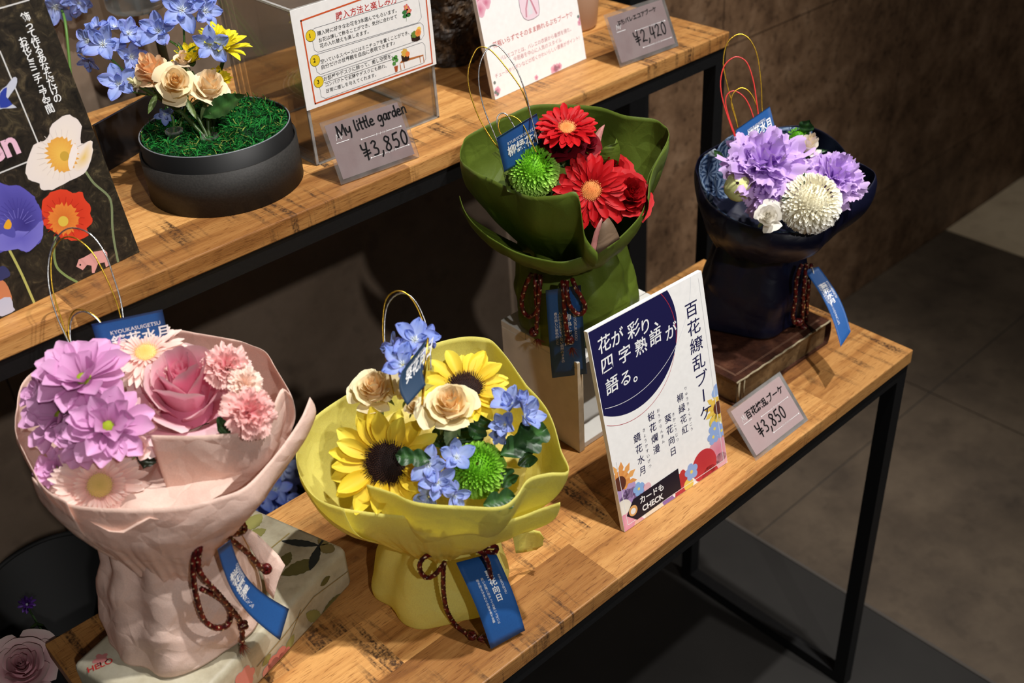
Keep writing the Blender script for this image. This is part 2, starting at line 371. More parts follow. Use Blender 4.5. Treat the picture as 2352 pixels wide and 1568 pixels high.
HAND = {  # hand-written marker letters, each a list of strokes in a 1-high box
 'M': (0.9, [[(0, 0), (0.08, 1)], [(0.08, 1), (0.38, 0.15)], [(0.38, 0.15), (0.72, 1)], [(0.72, 1), (0.8, 0)]]),
 'y': (0.55, [[(0, 0.6), (0.06, 0.25), (0.28, 0.2), (0.42, 0.6)], [(0.42, 0.6), (0.4, 0), (0.3, -0.35)]]),
 'l': (0.24, [[(0.06, 1), (0.02, 0.3), (0.08, 0.02), (0.16, 0.05)]]),
 'i': (0.22, [[(0.06, 0.55), (0.06, 0.05)], [(0.08, 0.78), (0.1, 0.86)]]),
 't': (0.36, [[(0.14, 0.95), (0.12, 0.1), (0.22, 0.0)], [(-0.04, 0.58), (0.34, 0.62)]]),
 'e': (0.5, [[(0.04, 0.32), (0.36, 0.36), (0.28, 0.58), (0.1, 0.52), (0.02, 0.25), (0.14, 0.02), (0.4, 0.08)]]),
 'g': (0.55, [[(0.4, 0.55), (0.18, 0.6), (0.02, 0.36), (0.14, 0.12), (0.36, 0.3), (0.42, 0.55)], [(0.42, 0.55), (0.42, -0.1), (0.3, -0.38), (0.08, -0.3)]]),
 'a': (0.52, [[(0.38, 0.55), (0.16, 0.58), (0.02, 0.28), (0.16, 0.04), (0.36, 0.3), (0.4, 0.55)], [(0.4, 0.55), (0.4, 0.08), (0.5, 0.02)]]),
 'r': (0.4, [[(0.06, 0.55), (0.06, 0.02)], [(0.06, 0.36), (0.2, 0.56), (0.36, 0.52)]]),
 'd': (0.52, [[(0.38, 0.5), (0.16, 0.55), (0.02, 0.26), (0.16, 0.03), (0.36, 0.25)], [(0.4, 1.0), (0.4, 0.02)]]),
 'n': (0.5, [[(0.05, 0.55), (0.05, 0.02)], [(0.05, 0.38), (0.2, 0.58), (0.36, 0.5), (0.38, 0.02)]]),
 '3': (0.5, [[(0.02, 0.9), (0.2, 1.0), (0.34, 0.82), (0.14, 0.55), (0.38, 0.4), (0.34, 0.08), (0.02, 0.04)]]),
 '8': (0.56, [[(0.4, 0.88), (0.2, 1.0), (0.06, 0.78), (0.36, 0.42), (0.4, 0.12), (0.18, 0.0), (0.04, 0.2), (0.22, 0.5), (0.42, 0.74), (0.4, 0.88)]]),
 '5': (0.56, [[(0.12, 0.95), (0.06, 0.55), (0.3, 0.58), (0.42, 0.3), (0.28, 0.02), (0.04, 0.06)], [(0.12, 0.95), (0.46, 1.0)]]),
 '0': (0.56, [[(0.26, 1.0), (0.06, 0.75), (0.04, 0.25), (0.2, 0.0), (0.4, 0.25), (0.42, 0.75), (0.26, 1.0)]]),
 '2': (0.56, [[(0.02, 0.78), (0.18, 1.0), (0.38, 0.82), (0.26, 0.45), (0.02, 0.05), (0.2, 0.1), (0.48, 0.04)]]),
 '4': (0.56, [[(0.14, 0.98), (0.04, 0.38), (0.46, 0.42)], [(0.38, 0.9), (0.34, -0.02)]]),
 ',': (0.26, [[(0.12, 0.12), (0.08, -0.05), (-0.02, -0.22)]]),
 '¥': (0.7, [[(0.02, 1.0), (0.06, 0.68), (0.3, 0.62)], [(0.44, 1.05), (0.36, 0.5), (0.3, -0.1)], [(0.08, 0.42), (0.56, 0.5)], [(0.1, 0.22), (0.58, 0.3)]]),
}
def hand(mb, mp, s, u, v, h, wd, gap=0.08, rise=0.0):
    x = u
    for ch in s:
        if ch == ' ': x += h * 0.38; continue
        wg, st = HAND[ch]
        for k in st:
            P = spline([(x + a * h, v + rise * (x - u) + b * h) for a, b in k], 4)
            stroke(mb, mp, P, wd)
        x += (wg + gap) * h
    return x

# ------------------------------------------------------------------ the setting
UZ = 0.2993                                       # top of the upper table; the lower table top is z = 0
FZ = -0.6145                                      # floor
def structure(mb, name, mat, sm=False, **k):
    return tag(mb.build(name, mat, None, sm, **k), kind='structure')
m = MB()
m.mi = 0; m.box((-3.2, -2.6, FZ - 0.03), (4.2, 1.0, FZ - 0.002))
xs = [-3.2, -2.2, -1.66, -1.06, -0.46, 0.144, 0.717, 1.34, 1.94, 2.54, 3.14, 4.2]; ys = [-2.6, -2.11, -1.51, -0.91, -0.31, 0.29, 0.613, 1.0]
for i in range(len(xs) - 1):
    for j in range(len(ys) - 1):
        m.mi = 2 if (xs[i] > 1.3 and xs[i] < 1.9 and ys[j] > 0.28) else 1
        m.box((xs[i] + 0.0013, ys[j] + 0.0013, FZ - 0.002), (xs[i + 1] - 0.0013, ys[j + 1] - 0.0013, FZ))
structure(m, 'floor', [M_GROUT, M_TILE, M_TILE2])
m = MB(); m.box((0.205, 0.613, FZ), (4.2, 0.66, 2.4)); structure(m, 'wall_right', M_GRANITE)
m = MB(); m.box((-3.2, 0.80, FZ), (0.9, 0.86, 2.4)); structure(m, 'wall_back', M_PLASTER)
m = MB(); m.box((0.160, 0.606, FZ), (0.205, 0.668, 2.4)); structure(m, 'trim_1', M_BLACK)
# dark mat under the tables with its bevelled rim
t = thing('floor_mat', 'dark grey rubber floor mat lying under the display tables', 'mat', (0, 0, FZ))
m = MB(); m.box((-2.4, -1.2, FZ + 0.0003), (0.137, 0.60, FZ + 0.0042)); m.build('mat_sheet', M_MAT, t, False)
m = MB()
for a, b in ((-1.2, 0.60),):
    k = [m.add(p) for p in (V((0.137, a, FZ + 0.0003)), V((0.148, a, FZ + 0.0003)), V((0.137, a, FZ + 0.0062)), V((0.137, b, FZ + 0.0003)), V((0.148, b, FZ + 0.0003)), V((0.137, b, FZ + 0.0062)))]
    m.face(k[1], k[4], k[5], k[2]); m.face(k[0], k[2], k[5], k[3]); m.face(k[0], k[1], k[2]); m.face(k[3], k[5], k[4]); m.face(k[0], k[3], k[4], k[1])
m.build('edge_strip', M_MATEDGE, t, False)

# ------------------------------------------------------------------ two display tables
def bevel_box(lo, hi, r=0.0012):
    bm = bmesh.new(); bmesh.ops.create_cube(bm, size=1.0)
    for v in bm.verts: v.co = V([(lo[k] + hi[k]) / 2 + v.co[k] * (hi[k] - lo[k]) for k in range(3)])
    bmesh.ops.bevel(bm, geom=bm.edges[:], offset=r, segments=2, affect='EDGES', profile=0.5)
    m = MB(); bm.verts.index_update()
    for v in bm.verts: m.add(v.co)
    for f in bm.faces: m.face(*[v.index for v in f.verts])
    bm.free(); return m
def table(name, label, x0, x1, y0, y1, top, th=0.0191, tube=0.0195, rail=True):
    t = thing(name, label, 'table', (x1, y0, FZ), 'wooden display tables')
    bevel_box((x0, y0, top - th), (x1, y1, top), 0.0013).build('tabletop', M_WOOD, t, False)
    e = 0.0022; zt = top - th; a = 0.019
    m = MB()
    m.box((x0 + e, y0 + e, zt - a), (x1 - e, y0 + e + tube, zt - 0.0002)); m.box((x0 + e, y1 - e - tube, zt - a), (x1 - e, y1 - e, zt - 0.0002))
    m.box((x0 + e, y0 + e + tube, zt - a), (x0 + e + tube, y1 - e - tube, zt - 0.0002)); m.box((x1 - e - tube, y0 + e + tube, zt - a), (x1 - e, y1 - e - tube, zt - 0.0002))
    m.build('apron', M_BLACK, t, False)
    fz = FZ + 0.0044
    for X in (x0 + e, x1 - e - tube):
        for Y in (y0 + e, y1 - e - tube):
            m = MB(); m.box((X, Y, fz), (X + tube, Y + tube, zt - a)); m.build('leg', M_BLACK, t, False)
        m = MB(); m.box((X, y0 + e + tube, fz), (X + tube, y1 - e - tube, fz + tube)); m.build('floor_rail', M_BLACK, t, False)
    return t
table('display_table', 'lower wooden display table with thin black steel legs, in front', -0.944, 0.0, 0.0, 0.3206, 0.0)
table('display_table', 'taller wooden display table with black steel frame behind the lower one', -1.42, 0.0569, 0.3415, 0.75, UZ)
t = MB(); t.box((0.225, 0.715, FZ), (0.60, 0.735, 0.12))
tag(t.build('foam_board', M_WHITEBOARD, None, False, loc=(0.3, 0.72, FZ)), 'plain white panel standing by the back wall behind the green bouquet', 'panel')

# ------------------------------------------------------------------ boards and cards
class Board:
    """an upright sheet leaning back: p(u, v) in metres from its lower left corner"""
    def __init__(s, x, y, z, ang, tilt, w, h, th):
        s.w, s.h, s.th = w, h, th
        s.u = V((math.cos(ang), math.sin(ang), 0)); n = V((-math.sin(ang), math.cos(ang), 0))
        s.v = n * math.sin(tilt) + UP * math.cos(tilt); s.n = s.u.cross(s.v)      # n faces the viewer
        s.o = V((x, y, z))
    def p(s, u, v, lift=0.0003): return s.o + s.u * u + s.v * v + s.n * (lift * .22)
    def layer(s, lift): return lambda u, v: s.p(u, v, lift)
    def px(s, x, y, lift=0.0003):
        """where the print seen at a pixel of the photograph lies on the sheet"""
        q = at(x, y, plane=(s.o, s.n)) - s.o
        return q.dot(s.u), q.dot(s.v)
    def slab(s, mb, th=None): mb.obox(s.o - s.n * (th or s.th), s.u * s.w, s.v * s.h, s.n * (th or s.th))
def pxpoly(b, mb, pts, c, lift, fanc=None, n=0, closed=True):
    q = [b.px(*p) for p in pts]
    if n: q = [(a.x, a.y) for a in spline(q, n, True)]
    P = [b.p(max(0.0004, min(b.w - 0.0004, a)), max(0.0004, min(b.h - 0.0004, e)), lift) for a, e in q]
    if fanc is None: mb.poly(P, c)
    else:
        cx = sum(p.x for p in P) / len(P); cy = sum(p.y for p in P) / len(P); cz = sum(p.z for p in P) / len(P)
        mb.fan(V((cx, cy, cz)), P, fanc, c)
def blob(b, mb, u, v, r, c, lift, n=28, petals=0, amp=0.0, cc=None, rot=0.0, sx=1.0):
    pts = []
    for i in range(n):
        a = 2 * PI * i / n; q = r * (1 + amp * (abs(math.cos(petals * (a + rot) / 2)) * 2 - 1)) if petals else r
        pts.append(b.p(clamp(u + math.cos(a) * q * sx, 0.0003, b.w - 0.0003), clamp(v + math.sin(a) * q, 0.0003, b.h - 0.0003), lift))
    mb.fan(b.p(clamp(u, 0.0004, b.w - .0004), clamp(v, 0.0004, b.h - .0004), lift), pts, cc or c, c)
def line(mb, mp, pts, wd, c=(1, 1, 1)): stroke(mb, mp, pts, wd, c)

# --- the white flower-board with the navy circle
b = Board(-0.4655, 0.0372, 0.0006, math.radians(-2.58), math.radians(12.67), 0.1524, 0.2215, 0.0052)
T = thing('sign_board', 'white sign board with navy circle and printed flowers, standing on lower table', 'sign', b.o)
m = MB(); b.slab(m); m.build('board', M_WHITEBOARD, T, False)
m = MB(); m.obox(b.o - b.n * b.th + b.u * 0.06 + b.v * 0.02, b.u * 0.03, b.v * 0.11, -b.n * 0.0016); 
m.build('stand_strut', M_WHITEBOARD, T, False)
# navy quarter disc
m = MB(); cx, cy = b.px(1375, 790); p1 = b.px(1557, 660); p2 = b.px(1390, 960)
def circ3(A, B, Cc):
    ax, ay = A; bx, by = B; cx_, cy_ = Cc; d = 2 * (ax * (by - cy_) + bx * (cy_ - ay) + cx_ * (ay - by))
    ux = ((ax * ax + ay * ay) * (by - cy_) + (bx * bx + by * by) * (cy_ - ay) + (cx_ * cx_ + cy_ * cy_) * (ay - by)) / d
    uy = ((ax * ax + ay * ay) * (cx_ - bx) + (bx * bx + by * by) * (ax - cx_) + (cx_ * cx_ + cy_ * cy_) * (bx - ax)) / d
    return ux, uy, math.hypot(ax - ux, ay - uy)
def arc_in(b, cx, cy, r, n=160, inset=0.0005):
    out = []
    for i in range(n + 1):
        a = -PI * 0.75 + 1.5 * PI * i / n; u = cx + r * math.cos(a); v = cy + r * math.sin(a)
        if inset < u < b.w - inset and inset < v < b.h - inset: out.append((u, v))
    return out
P1, P2, P3 = b.px(1532, 666), b.px(1555, 774), b.px(1449, 946)
cx, cy, r = circ3(P1, P2, P3); A = arc_in(b, cx, cy, r)
m.poly([b.p(0.0008, b.h - 0.0008)] + [b.p(0.0008, A[0][1])] + [b.p(*a) for a in A] + [b.p(A[-1][0], b.h - 0.0008)], srgb(28, 26, 72))
W0 = srgb(225, 225, 228); R0 = srgb(178, 48, 62)
Q = circ3(b.px(1380, 940), b.px(1470, 900), b.px(1549, 800)); line(m, b.layer(0.0006), arc_in(b, *Q, n=120)[:60], 0.0006, W0)
Q = circ3(b.px(1519, 676), b.px(1550, 740), b.px(1553, 782)); line(m, b.layer(0.0006), [a for a in arc_in(b, *Q, n=120) if a[1] > b.px(1553, 790)[1]], 0.0006, R0)
Q = circ3(b.px(1392, 977), b.px(1480, 945), b.px(1540, 850)); line(m, b.layer(0.0006), [a for a in arc_in(b, *Q, n=120) if a[1] < b.px(1548, 810)[1]], 0.0005, R0)
# thin white frame line of the print
fr = 0.0055; line(m, b.layer(0.0012), [(fr, b.h * .36), (fr, fr)], 0.0006, (0.83, 0.83, 0.84)); line(m, b.layer(0.0012), [(fr, fr), (b.w - fr, fr)], 0.0006, (0.9, 0.9, 0.9)); line(m, b.layer(0.0012), [(b.w - fr, fr), (b.w - fr, b.h - fr)], 0.0006, (0.83, 0.83, 0.84))
# watercolour flowers along the lower edge
def sunf(u, v, r, c1, c2, cc, lift=0.0005):
    for k in range(12):
        a = 2 * PI * k / 12 + 0.2
        P = [(u + math.cos(a + d) * r * q, v + math.sin(a + d) * r * q) for q, d in ((0.3, 0), (0.75, 0.2), (1.0, 0.04), (0.75, -0.2))]
        m.poly([b.p(clamp(x, 0.0004, b.w - 0.0004), clamp(y, 0.0004, b.h - 0.0004), lift + (k % 2) * 0.0001) for x, y in P], mix(c1, c2, (k % 3) / 3))
    blob(b, m, u, v, r * 0.6, c2, lift - 0.0001)
    blob(b, m, u, v, r * 0.36, cc, lift + 0.0002)
def forget(u, v, r, c, lift=0.0006):
    for k in range(5):
        a = 2 * PI * k / 5 + 0.4; blob(b, m, u + math.cos(a) * r * 0.6, v + math.sin(a) * r * 0.6, r * 0.45, c, lift + k * 0.00003, 14)
    blob(b, m, u, v, r * 0.22, srgb(236, 214, 110), lift + 0.0003, 10)
OR1, OR2 = srgb(238, 172, 98), srgb(226, 148, 80); LB = srgb(150, 176, 226); PU = srgb(168, 138, 190); BR = srgb(96, 52, 40)
u_, v_ = b.px(1423, 1112); sunf(u_, v_, 0.0235, OR1, OR2, BR)
for (x, y, r, c) in ((1447, 1147, .0125, PU), (1425, 1150, .011, srgb(178, 150, 200)), (1470, 1130, .009, PU), (1450, 1125, .008, srgb(186, 158, 206))):
    blob(b, m, *b.px(x, y), r, c, 0.00075, 30, 7, 0.12)
forget(*b.px(1467, 1122), 0.0075, srgb(140, 180, 230), 0.0009)
blob(b, m, *b.px(1487, 1118), 0.005, srgb(232, 186, 196), 0.0008)
blob(b, m, *b.px(1432, 1172), 0.0115, srgb(234, 228, 216), 0.0009, 30, 0, 0, srgb(242, 238, 228))
blob(b, m, *b.px(1441, 1200), 0.011, srgb(226, 148, 172), 0.00095, 30, 6, 0.1, srgb(238, 176, 190))
blob(b, m, *b.px(1462, 1206), 0.0105, srgb(232, 164, 182), 0.0009, 30, 6, 0.1, srgb(240, 200, 170))
blob(b, m, *b.px(1498, 1180), 0.0095, srgb(238, 226, 206), 0.0007, 30)
blob(b, m, *b.px(1512, 1172), 0.0085, srgb(238, 226, 206), 0.00072, 30)
blob(b, m, *b.px(1535, 1156), 0.0095, srgb(150, 112, 176), 0.0007, 30, 6, 0.1)
blob(b, m, *b.px(1568, 1108), 0.0135, srgb(196, 58, 60), 0.0006, 36, 9, 0.1, srgb(180, 48, 52))
blob(b, m, *b.px(1582, 1112), 0.007, srgb(236, 206, 96), 0.0007)
blob(b, m, *b.px(1565, 1133), 0.009, srgb(190, 60, 70), 0.00065)
forget(*b.px(1588, 1083), 0.0095, LB, 0.001)
blob(b, m, *b.px(1618, 1068), 0.0185, srgb(196, 56, 64), 0.0008, 40, 0, 0, srgb(186, 48, 56), 0, 0.98)
blob(b, m, *b.px(1632, 1092), 0.0125, srgb(188, 50, 58), 0.0008, 40)
blob(b, m, *b.px(1650, 1035), 0.0155, srgb(226, 164, 178), 0.0006, 40, 0, 0, srgb(214, 128, 152))
blob(b, m, *b.px(1656, 1058), 0.010, srgb(230, 176, 188), 0.0006, 30)
blob(b, m, *b.px(1660, 1010), 0.008, srgb(224, 146, 92), 0.00055, 24)
u_, v_ = b.px(1650, 935); sunf(u_, v_, 0.021, srgb(240, 206, 96), srgb(232, 190, 74), BR, 0.0006)
blob(b, m, *b.px(1641, 968), 0.008, srgb(190, 186, 96), 0.0005)
for x, y, r in ((1641, 984), (1657, 990), (1637, 1003)) and ((1641, 984, .0085), (1657, 988, .008), (1638, 1003, .0085)): forget(*b.px(x, y), r, LB, 0.0009)
blob(b, m, *b.px(1647, 892), 0.006, LB, 0.0007); blob(b, m, *b.px(1642, 902), 0.005, srgb(160, 186, 230), 0.00075)
# the navy tag-shaped panel
pxpoly(b, m, [(1439, 1185), (1454, 1146), (1557, 1075), (1564, 1121), (1463, 1193)], srgb(20, 20, 38), 0.0014)
blob(b, m, *b.px(1454, 1172), 0.0058, srgb(222, 168, 104), 0.0016, 24); blob(b, m, *b.px(1454, 1173), 0.0034, srgb(236, 234, 230), 0.0018, 24)
m.build('printed_artwork', M_PRINT, T, False)
# lettering of the board
m = MB(); mp = b.layer(0.0009)
def row(b, m, mp, s, p0, p1, size=None, lift=None, bold=0.012, shear=0.12, rs=1.0):
    """a horizontal line of text from one photographed end to the other"""
    a = b.px(*p0); e = b.px(*p1); Lh = math.hypot(e[0] - a[0], e[1] - a[1]); rot = math.atan2(e[1] - a[1], e[0] - a[0])
    vs, _ = glyphs(s, bold); wd = max(q[0] for q in vs) - min(q[0] for q in vs)
    sz = size or Lh / wd
    put_text(m, mp, s, a[0], a[1], sz, bold, shear, Lh / (wd * sz), rot)
for chs, pos in (('花が彩り、', ((1375, 813), (1406, 797), (1442, 780), (1475, 768), (1503, 750))), ('四字熟語が', ((1383, 858), (1423, 836), (1460, 818), (1493, 795), (1530, 782))), ('語る。', ((1393, 907), (1427, 889), (1455, 877)))):
    for ch, (x, y) in zip(chs, pos):
        u_, v_ = b.px(x, y); small = ch in 'がりる'
        put_text(m, mp, ch, u_, v_, 0.0172 if not small else 0.0165, 0.012, 0.16, 1.0, math.radians(4), align=0)
m.mi = 0; m.build('lettering', M_WHITEINK, T, False)
m = MB()
uA, vA = b.px(1586, 692); put_text(m, mp, '百花繚乱ブーケ', uA, vA, 0.0172, 0.006, 0.05, 1.12, 0, True, 1.13)
for s, (x, y), sz, pit in (('柳緑花紅', (1561, 903), .0098, 1.26), ('葵花向日', (1533, 951), .0098, 1.30), ('桜花爛漫', (1494, 946), .0098, 1.28), ('鏡花水月', (1462, 995), .0098, 1.28)):
    u_, v_ = b.px(x, y); put_text(m, mp, s, u_, v_, sz, 0.006, 0.05, 1.0, 0, True, pit)
for s, (x, y), n in (('りゅうりょくかこう', (1574, 887), 9), ('きかこうじつ', (1546, 947), 6), ('おうからんまん', (1511, 938), 7), ('きょうかすいげつ', (1478, 983), 8)):
    u_, v_ = b.px(x, y); put_text(m, mp, s, u_, v_, 0.0043, -0.004, 0.05, 1.0, 0, True, 1.38)
m.build('lettering', M_NAVYINK, T, False)
m = MB(); mq = b.layer(0.0019)
row(b, m, mq, 'カードも', (1470, 1156), (1524, 1122), None, None, 0.025, 0.02); row(b, m, mq, 'CHECK', (1476, 1174), (1524, 1143), None, None, 0.03, 0.0)
m.build('lettering', M_WHITEINK, T, False)

# --- mauve price cards in clear sleeves
def price_card(label, x, y, z, ang, tilt, w, h, writer):
    b = Board(x, y, z, math.radians(ang), math.radians(tilt), w, h, 0.0007)
    b.o = b.o + UP * 0.0012
    T = thing('price_card', label, 'price card', b.o, 'mauve price cards in clear sleeves')
    m = MB(); i0 = 0.0042
    m.obox(b.p(i0, i0, 0) - b.n * .0006, b.u * (w - 2 * i0), b.v * (h - 2 * i0), b.n * 0.0003); m.build('card', M_MAUVE, T, False)
    m = MB(); m.obox(b.p(0, 0, 0) - b.n * .0009, b.u * w, b.v * h, b.n * 0.0009); m.build('clear_sleeve', M_CLEAR, T, False)
    # clear easel behind
    m = MB(); foot = b.p(w * 0.5, h * 0.72, 0) - b.n * .0012; back = V((foot.x, foot.y, b.o.z)) - V((b.n.x, b.n.y, 0)).normalized() * 0.012
    m.obox(b.p(w * 0.38, h * 0.7, 0) - b.n * .0022, b.u * w * 0.24, back - foot, b.n * 0.0008); m.build('easel_leg', M_CLEAR, T, False)
    m = MB(); wr = MB(); writer(b, m, wr); m.build('lettering', M_INK, T, False); wr.build('printed_rules', M_WHITEINK, T, False)
    return b
def rules(b, wr, mp, y1, y2):
    for (a, e, y) in ((0.40, 0.90, y1), (0.44, 0.92, y2)):
        u0, u1 = b.w * a, b.w * e; mid = (u0 + u1) / 2
        line(wr, mp, [(u0, y), (mid - 0.007, y)], 0.0004); line(wr, mp, [(mid + 0.007, y), (u1, y)], 0.0004)
        for k in range(9):
            q = mid - 0.006 + k * 0.0015; s_ = 0.0011 * (0.5 + 0.5 * math.sin(k * 2.4 + 1)); line(wr, mp, [(q, y - s_), (q + 0.0006, y + s_)], 0.0003)
        for q in (u0, u1): blob(b, wr, q, y, 0.0008, (1, 1, 1), 0.0004, 8)
    u0 = b.w * 0.12; v0 = b.h * 0.66
    P = [(u0, v0), (u0 + .0015, v0 + .006), (u0 + .003, v0 + .001), (u0 + .0045, v0 + .007), (u0 + .0055, v0), (u0 + .009, v0 + .0055)]
    for k in range(len(P) - 1): line(wr, mp, [P[k], P[k + 1]], 0.0003)
    line(wr, mp, [(u0 - .001, v0 - .0025), (u0 + .013, v0 - .0025)], 0.0005)
def w1(b, m, wr):
    mp = b.layer(0.0009)
    for s, p0, p1 in (('百花繚乱ブーケ', (1717, 962), (1800, 897)),): row(b, m, mp, s, p0, p1, None, None, 0.022, 0.05, 1.0)
    u, v = b.px(1747, 1003); e = b.px(1812, 958)
    hand(m, mp, '¥3,850', u, v, 0.0135, 0.0016, 0.10, 0.02); rules(b, wr, b.layer(0.0004), b.h * 0.55, b.h * 0.2)
def w2(b, m, wr):
    mp = b.layer(0.0009)
    hand(m, mp, 'My little garden', *b.px(778, 316), 0.0108, 0.0016, 0.03, 0.03); hand(m, mp, '¥3,850', *b.px(838, 366), 0.0145, 0.0017, 0.12, 0.02)
    rules(b, wr, b.layer(0.0004), b.h * 0.56, b.h * 0.24)
def w3(b, m, wr):
    mp = b.layer(0.0009)
    row(b, m, mp, 'ぷちバレエコアブーケ', (1418, 60), (1508, 24), None, None, 0.022, 0.0); hand(m, mp, '¥2,420', *b.px(1462, 103), 0.0145, 0.0016, 0.1, 0.02)
    rules(b, wr, b.layer(0.0004), b.h * 0.54, b.h * 0.2)
price_card('mauve price card in clear sleeve before the brown book, near right end of lower table', -0.2910, 0.0098, 0.0, 0.46, 42.97, 0.094, 0.0622, w1)
price_card('mauve price card with 3,850 yen, before the clear acrylic box on the upper table', -0.5303, 0.3583, UZ, -5.26, 24.64, 0.0927, 0.0632, w2)
price_card('mauve price card with 2,420 yen, near right end of upper table', -0.1232, 0.3617, UZ, -3.48, 26.53, 0.0986, 0.0634, w3)

# --- white board with pink text on the upper table
b = Board(-0.2849, 0.4043, UZ + 0.0004, math.atan2(0.0115, 0.1588), math.radians(10.3), 0.1592, 0.215, 0.0055)
T = thing('sign_board', 'white sign board with rose pink lettering on the upper table', 'sign', b.o)
m = MB(); b.slab(m); m.build('board', M_WHITEBOARD, T, False)
m = MB(); m.obox(b.o - b.n * b.th + b.u * 0.06 + b.v * 0.02, b.u * 0.03, b.v * 0.11, -b.n * 0.0016); m.build('stand_strut', M_WHITEBOARD, T, False)
m = MB(); mp = b.layer(0.0006)
row(b, m, mp, '花瓶いらずでそのまま飾れるぷちブーケ♡', (1133, 110), (1315, 37), None, None, 0.0, 0)
m.build('lettering', M_REDINK, T, False)
m = MB()
row(b, m, mp, 'バレエコアとは、バレエの衣装から着想を得た、', (1150, 139), (1312, 70), None, None, -0.004, 0); row(b, m, mp, '今若者を中心に人気のスタイル', (1180, 141), (1290, 95), None, None, -0.004, 0)
row(b, m, mp, 'チュールやリボンなどの甘くかわいらしい要素がポイント!', (1138, 180), (1331, 90), None, None, -0.004, 0)
m.build('lettering', M_ROSEINK, T, False)
m = MB(); PK = srgb(236, 190, 204); PD = srgb(206, 110, 140); GR = srgb(120, 130, 124)
pxpoly(b, m, [(1190, -30), (1192, 8), (1196, 28), (1203, 42), (1213, 47), (1226, 43), (1238, 34), (1239, 20), (1236, 0), (1232, -30)], srgb(238, 214, 224), 0.0005, None, 3)
for pts in ([(1190, -30), (1192, 8), (1196, 28), (1203, 42), (1213, 47), (1226, 43), (1238, 34), (1239, 20), (1236, 0)],):
    line(m, b.layer(0.0007), [b.px(*p) for p in pts], 0.0005, srgb(96, 70, 84))
for q in ([(1212, -5), (1208, 20), (1209, 38)], [(1216, -5), (1226, 16), (1232, 30)]): line(m, b.layer(0.0008), [b.px(*p) for p in q], 0.0022, srgb(206, 140, 156))
pxpoly(b, m, [(1212, 0), (1218, 0), (1224, 30), (1214, 36)], srgb(226, 226, 230), 0.00065)
for (x, y, r) in ((1102, 22, .0085), (1108, 10, .0065), (1100, 2, .006), (1116, 6, .007)): blob(b, m, *b.px(x, y), r, PK, 0.0004 + r * .02, 24, 5, 0.1, PD)
for (x, y, r) in ((1273, 160, .006), (1285, 152, .004), (1279, 156, .005), (1143, 208, .0045), (1141, 214, .0035), (1331, 52, .0035), (1332, 42, .003), (1232, 178, .003)): blob(b, m, *b.px(x, y), r, PK, 0.0005, 20, 5, 0.1, PD)
for (x, y) in ((1136, 190), (1138, 212), (1143, 216), (1328, 38)): blob(b, m, *b.px(x, y), 0.002, GR, 0.0006, 10)
m.build('printed_artwork', M_PRINT, T, False)

# --- clear acrylic box with its instruction sheet
AX0, AX1, AY0, AY1, AZ1 = -0.5205, -0.3580, 0.4160, 0.5600, 0.4600; th = 0.003
T = thing('acrylic_display_box', 'clear acrylic display box holding an instruction sheet on its front', 'display box', (AX0, AY0, UZ))
z0 = UZ + 0.0003
for nm, lo, hi in (('front_panel', (AX0, AY0, z0), (AX1, AY0 + th, AZ1 - th)), ('side_panel', (AX0, AY0 + th, z0), (AX0 + th, AY1 - th, AZ1 - th)), ('side_panel', (AX1 - th, AY0 + th, z0), (AX1, AY1 - th, AZ1 - th)), ('back_panel', (AX0, AY1 - th, z0), (AX1, AY1, AZ1 - th)), ('top_panel', (AX0, AY0, AZ1 - th), (AX1, AY1, AZ1))):
    m = MB(); m.box(lo, hi); m.build(nm, M_ACRYL, T, False)
m = MB(); e = 0.0003
for X in (AX0 - e, AX1 - th + e):
    m.box((X, AY0 - e, z0), (X + th, AY0 + th * 0.5, AZ1)); m.box((X, AY1 - th * .5, z0), (X + th, AY1 + e, AZ1)); m.box((X, AY0, z0), (X + th, AY1, z0 + .0014)); m.box((X, AY0, AZ1 - .0016), (X + th, AY1, AZ1 + e))
for Y in (AY0 - e, AY1 - th + e): m.box((AX0, Y, AZ1 - 0.0016), (AX1, Y + th, AZ1 + e)); m.box((AX0, Y, z0), (AX1, Y + th, z0 + 0.0014))
m.build('polished_edges', M_EDGE, T, False)
b = Board(-0.5225, 0.4135, 0.3606, 0.0, 0.0, 0.1662, 0.1000, 0.0009)
T = thing('instruction_sheet', 'white instruction sheet with orange border on the clear acrylic box', 'sheet', b.o)
m = MB(); b.slab(m); m.build('paper', M_WHITEBOARD, T, False)
m = MB(); OR = srgb(212, 92, 48); mp = b.layer(0.0004)
fr = [b.px(691, 48), b.px(724, 238), b.px(993, 145), b.px(976, -30)]
for k in range(3): line(m, mp, [fr[k], fr[k + 1]], 0.0016, OR)
line(m, mp, [fr[0], b.px(850, -9)], 0.0016, OR); line(m, mp, [b.px(850, -9), (fr[0][0] + .15, fr[0][1])], 0.0016, OR)
GY = srgb(96, 98, 106)
for q in ([(716, 70), (715, 80), (722, 115), (730, 120), (960, 52), (968, 40), (962, 0)], [(722, 132), (728, 125), (965, 52), (972, 58), (974, 80), (968, 90), (736, 171), (728, 165), (722, 140)], [(732, 182), (740, 175), (970, 97), (976, 104), (978, 135), (972, 145), (748, 226), (738, 222), (733, 195)], [(716, 70), (722, 65), (960, -8)]):
    line(m, mp, [b.px(*p) for p in q], 0.0004, GY)
for (x, y) in ((713.5, 82), (723.5, 139), (732, 188)):
    blob(b, m, *b.px(x, y), 0.0058, srgb(60, 56, 20), 0.0005, 26); blob(b, m, *b.px(x, y), 0.0054, srgb(240, 208, 42), 0.0006, 26)
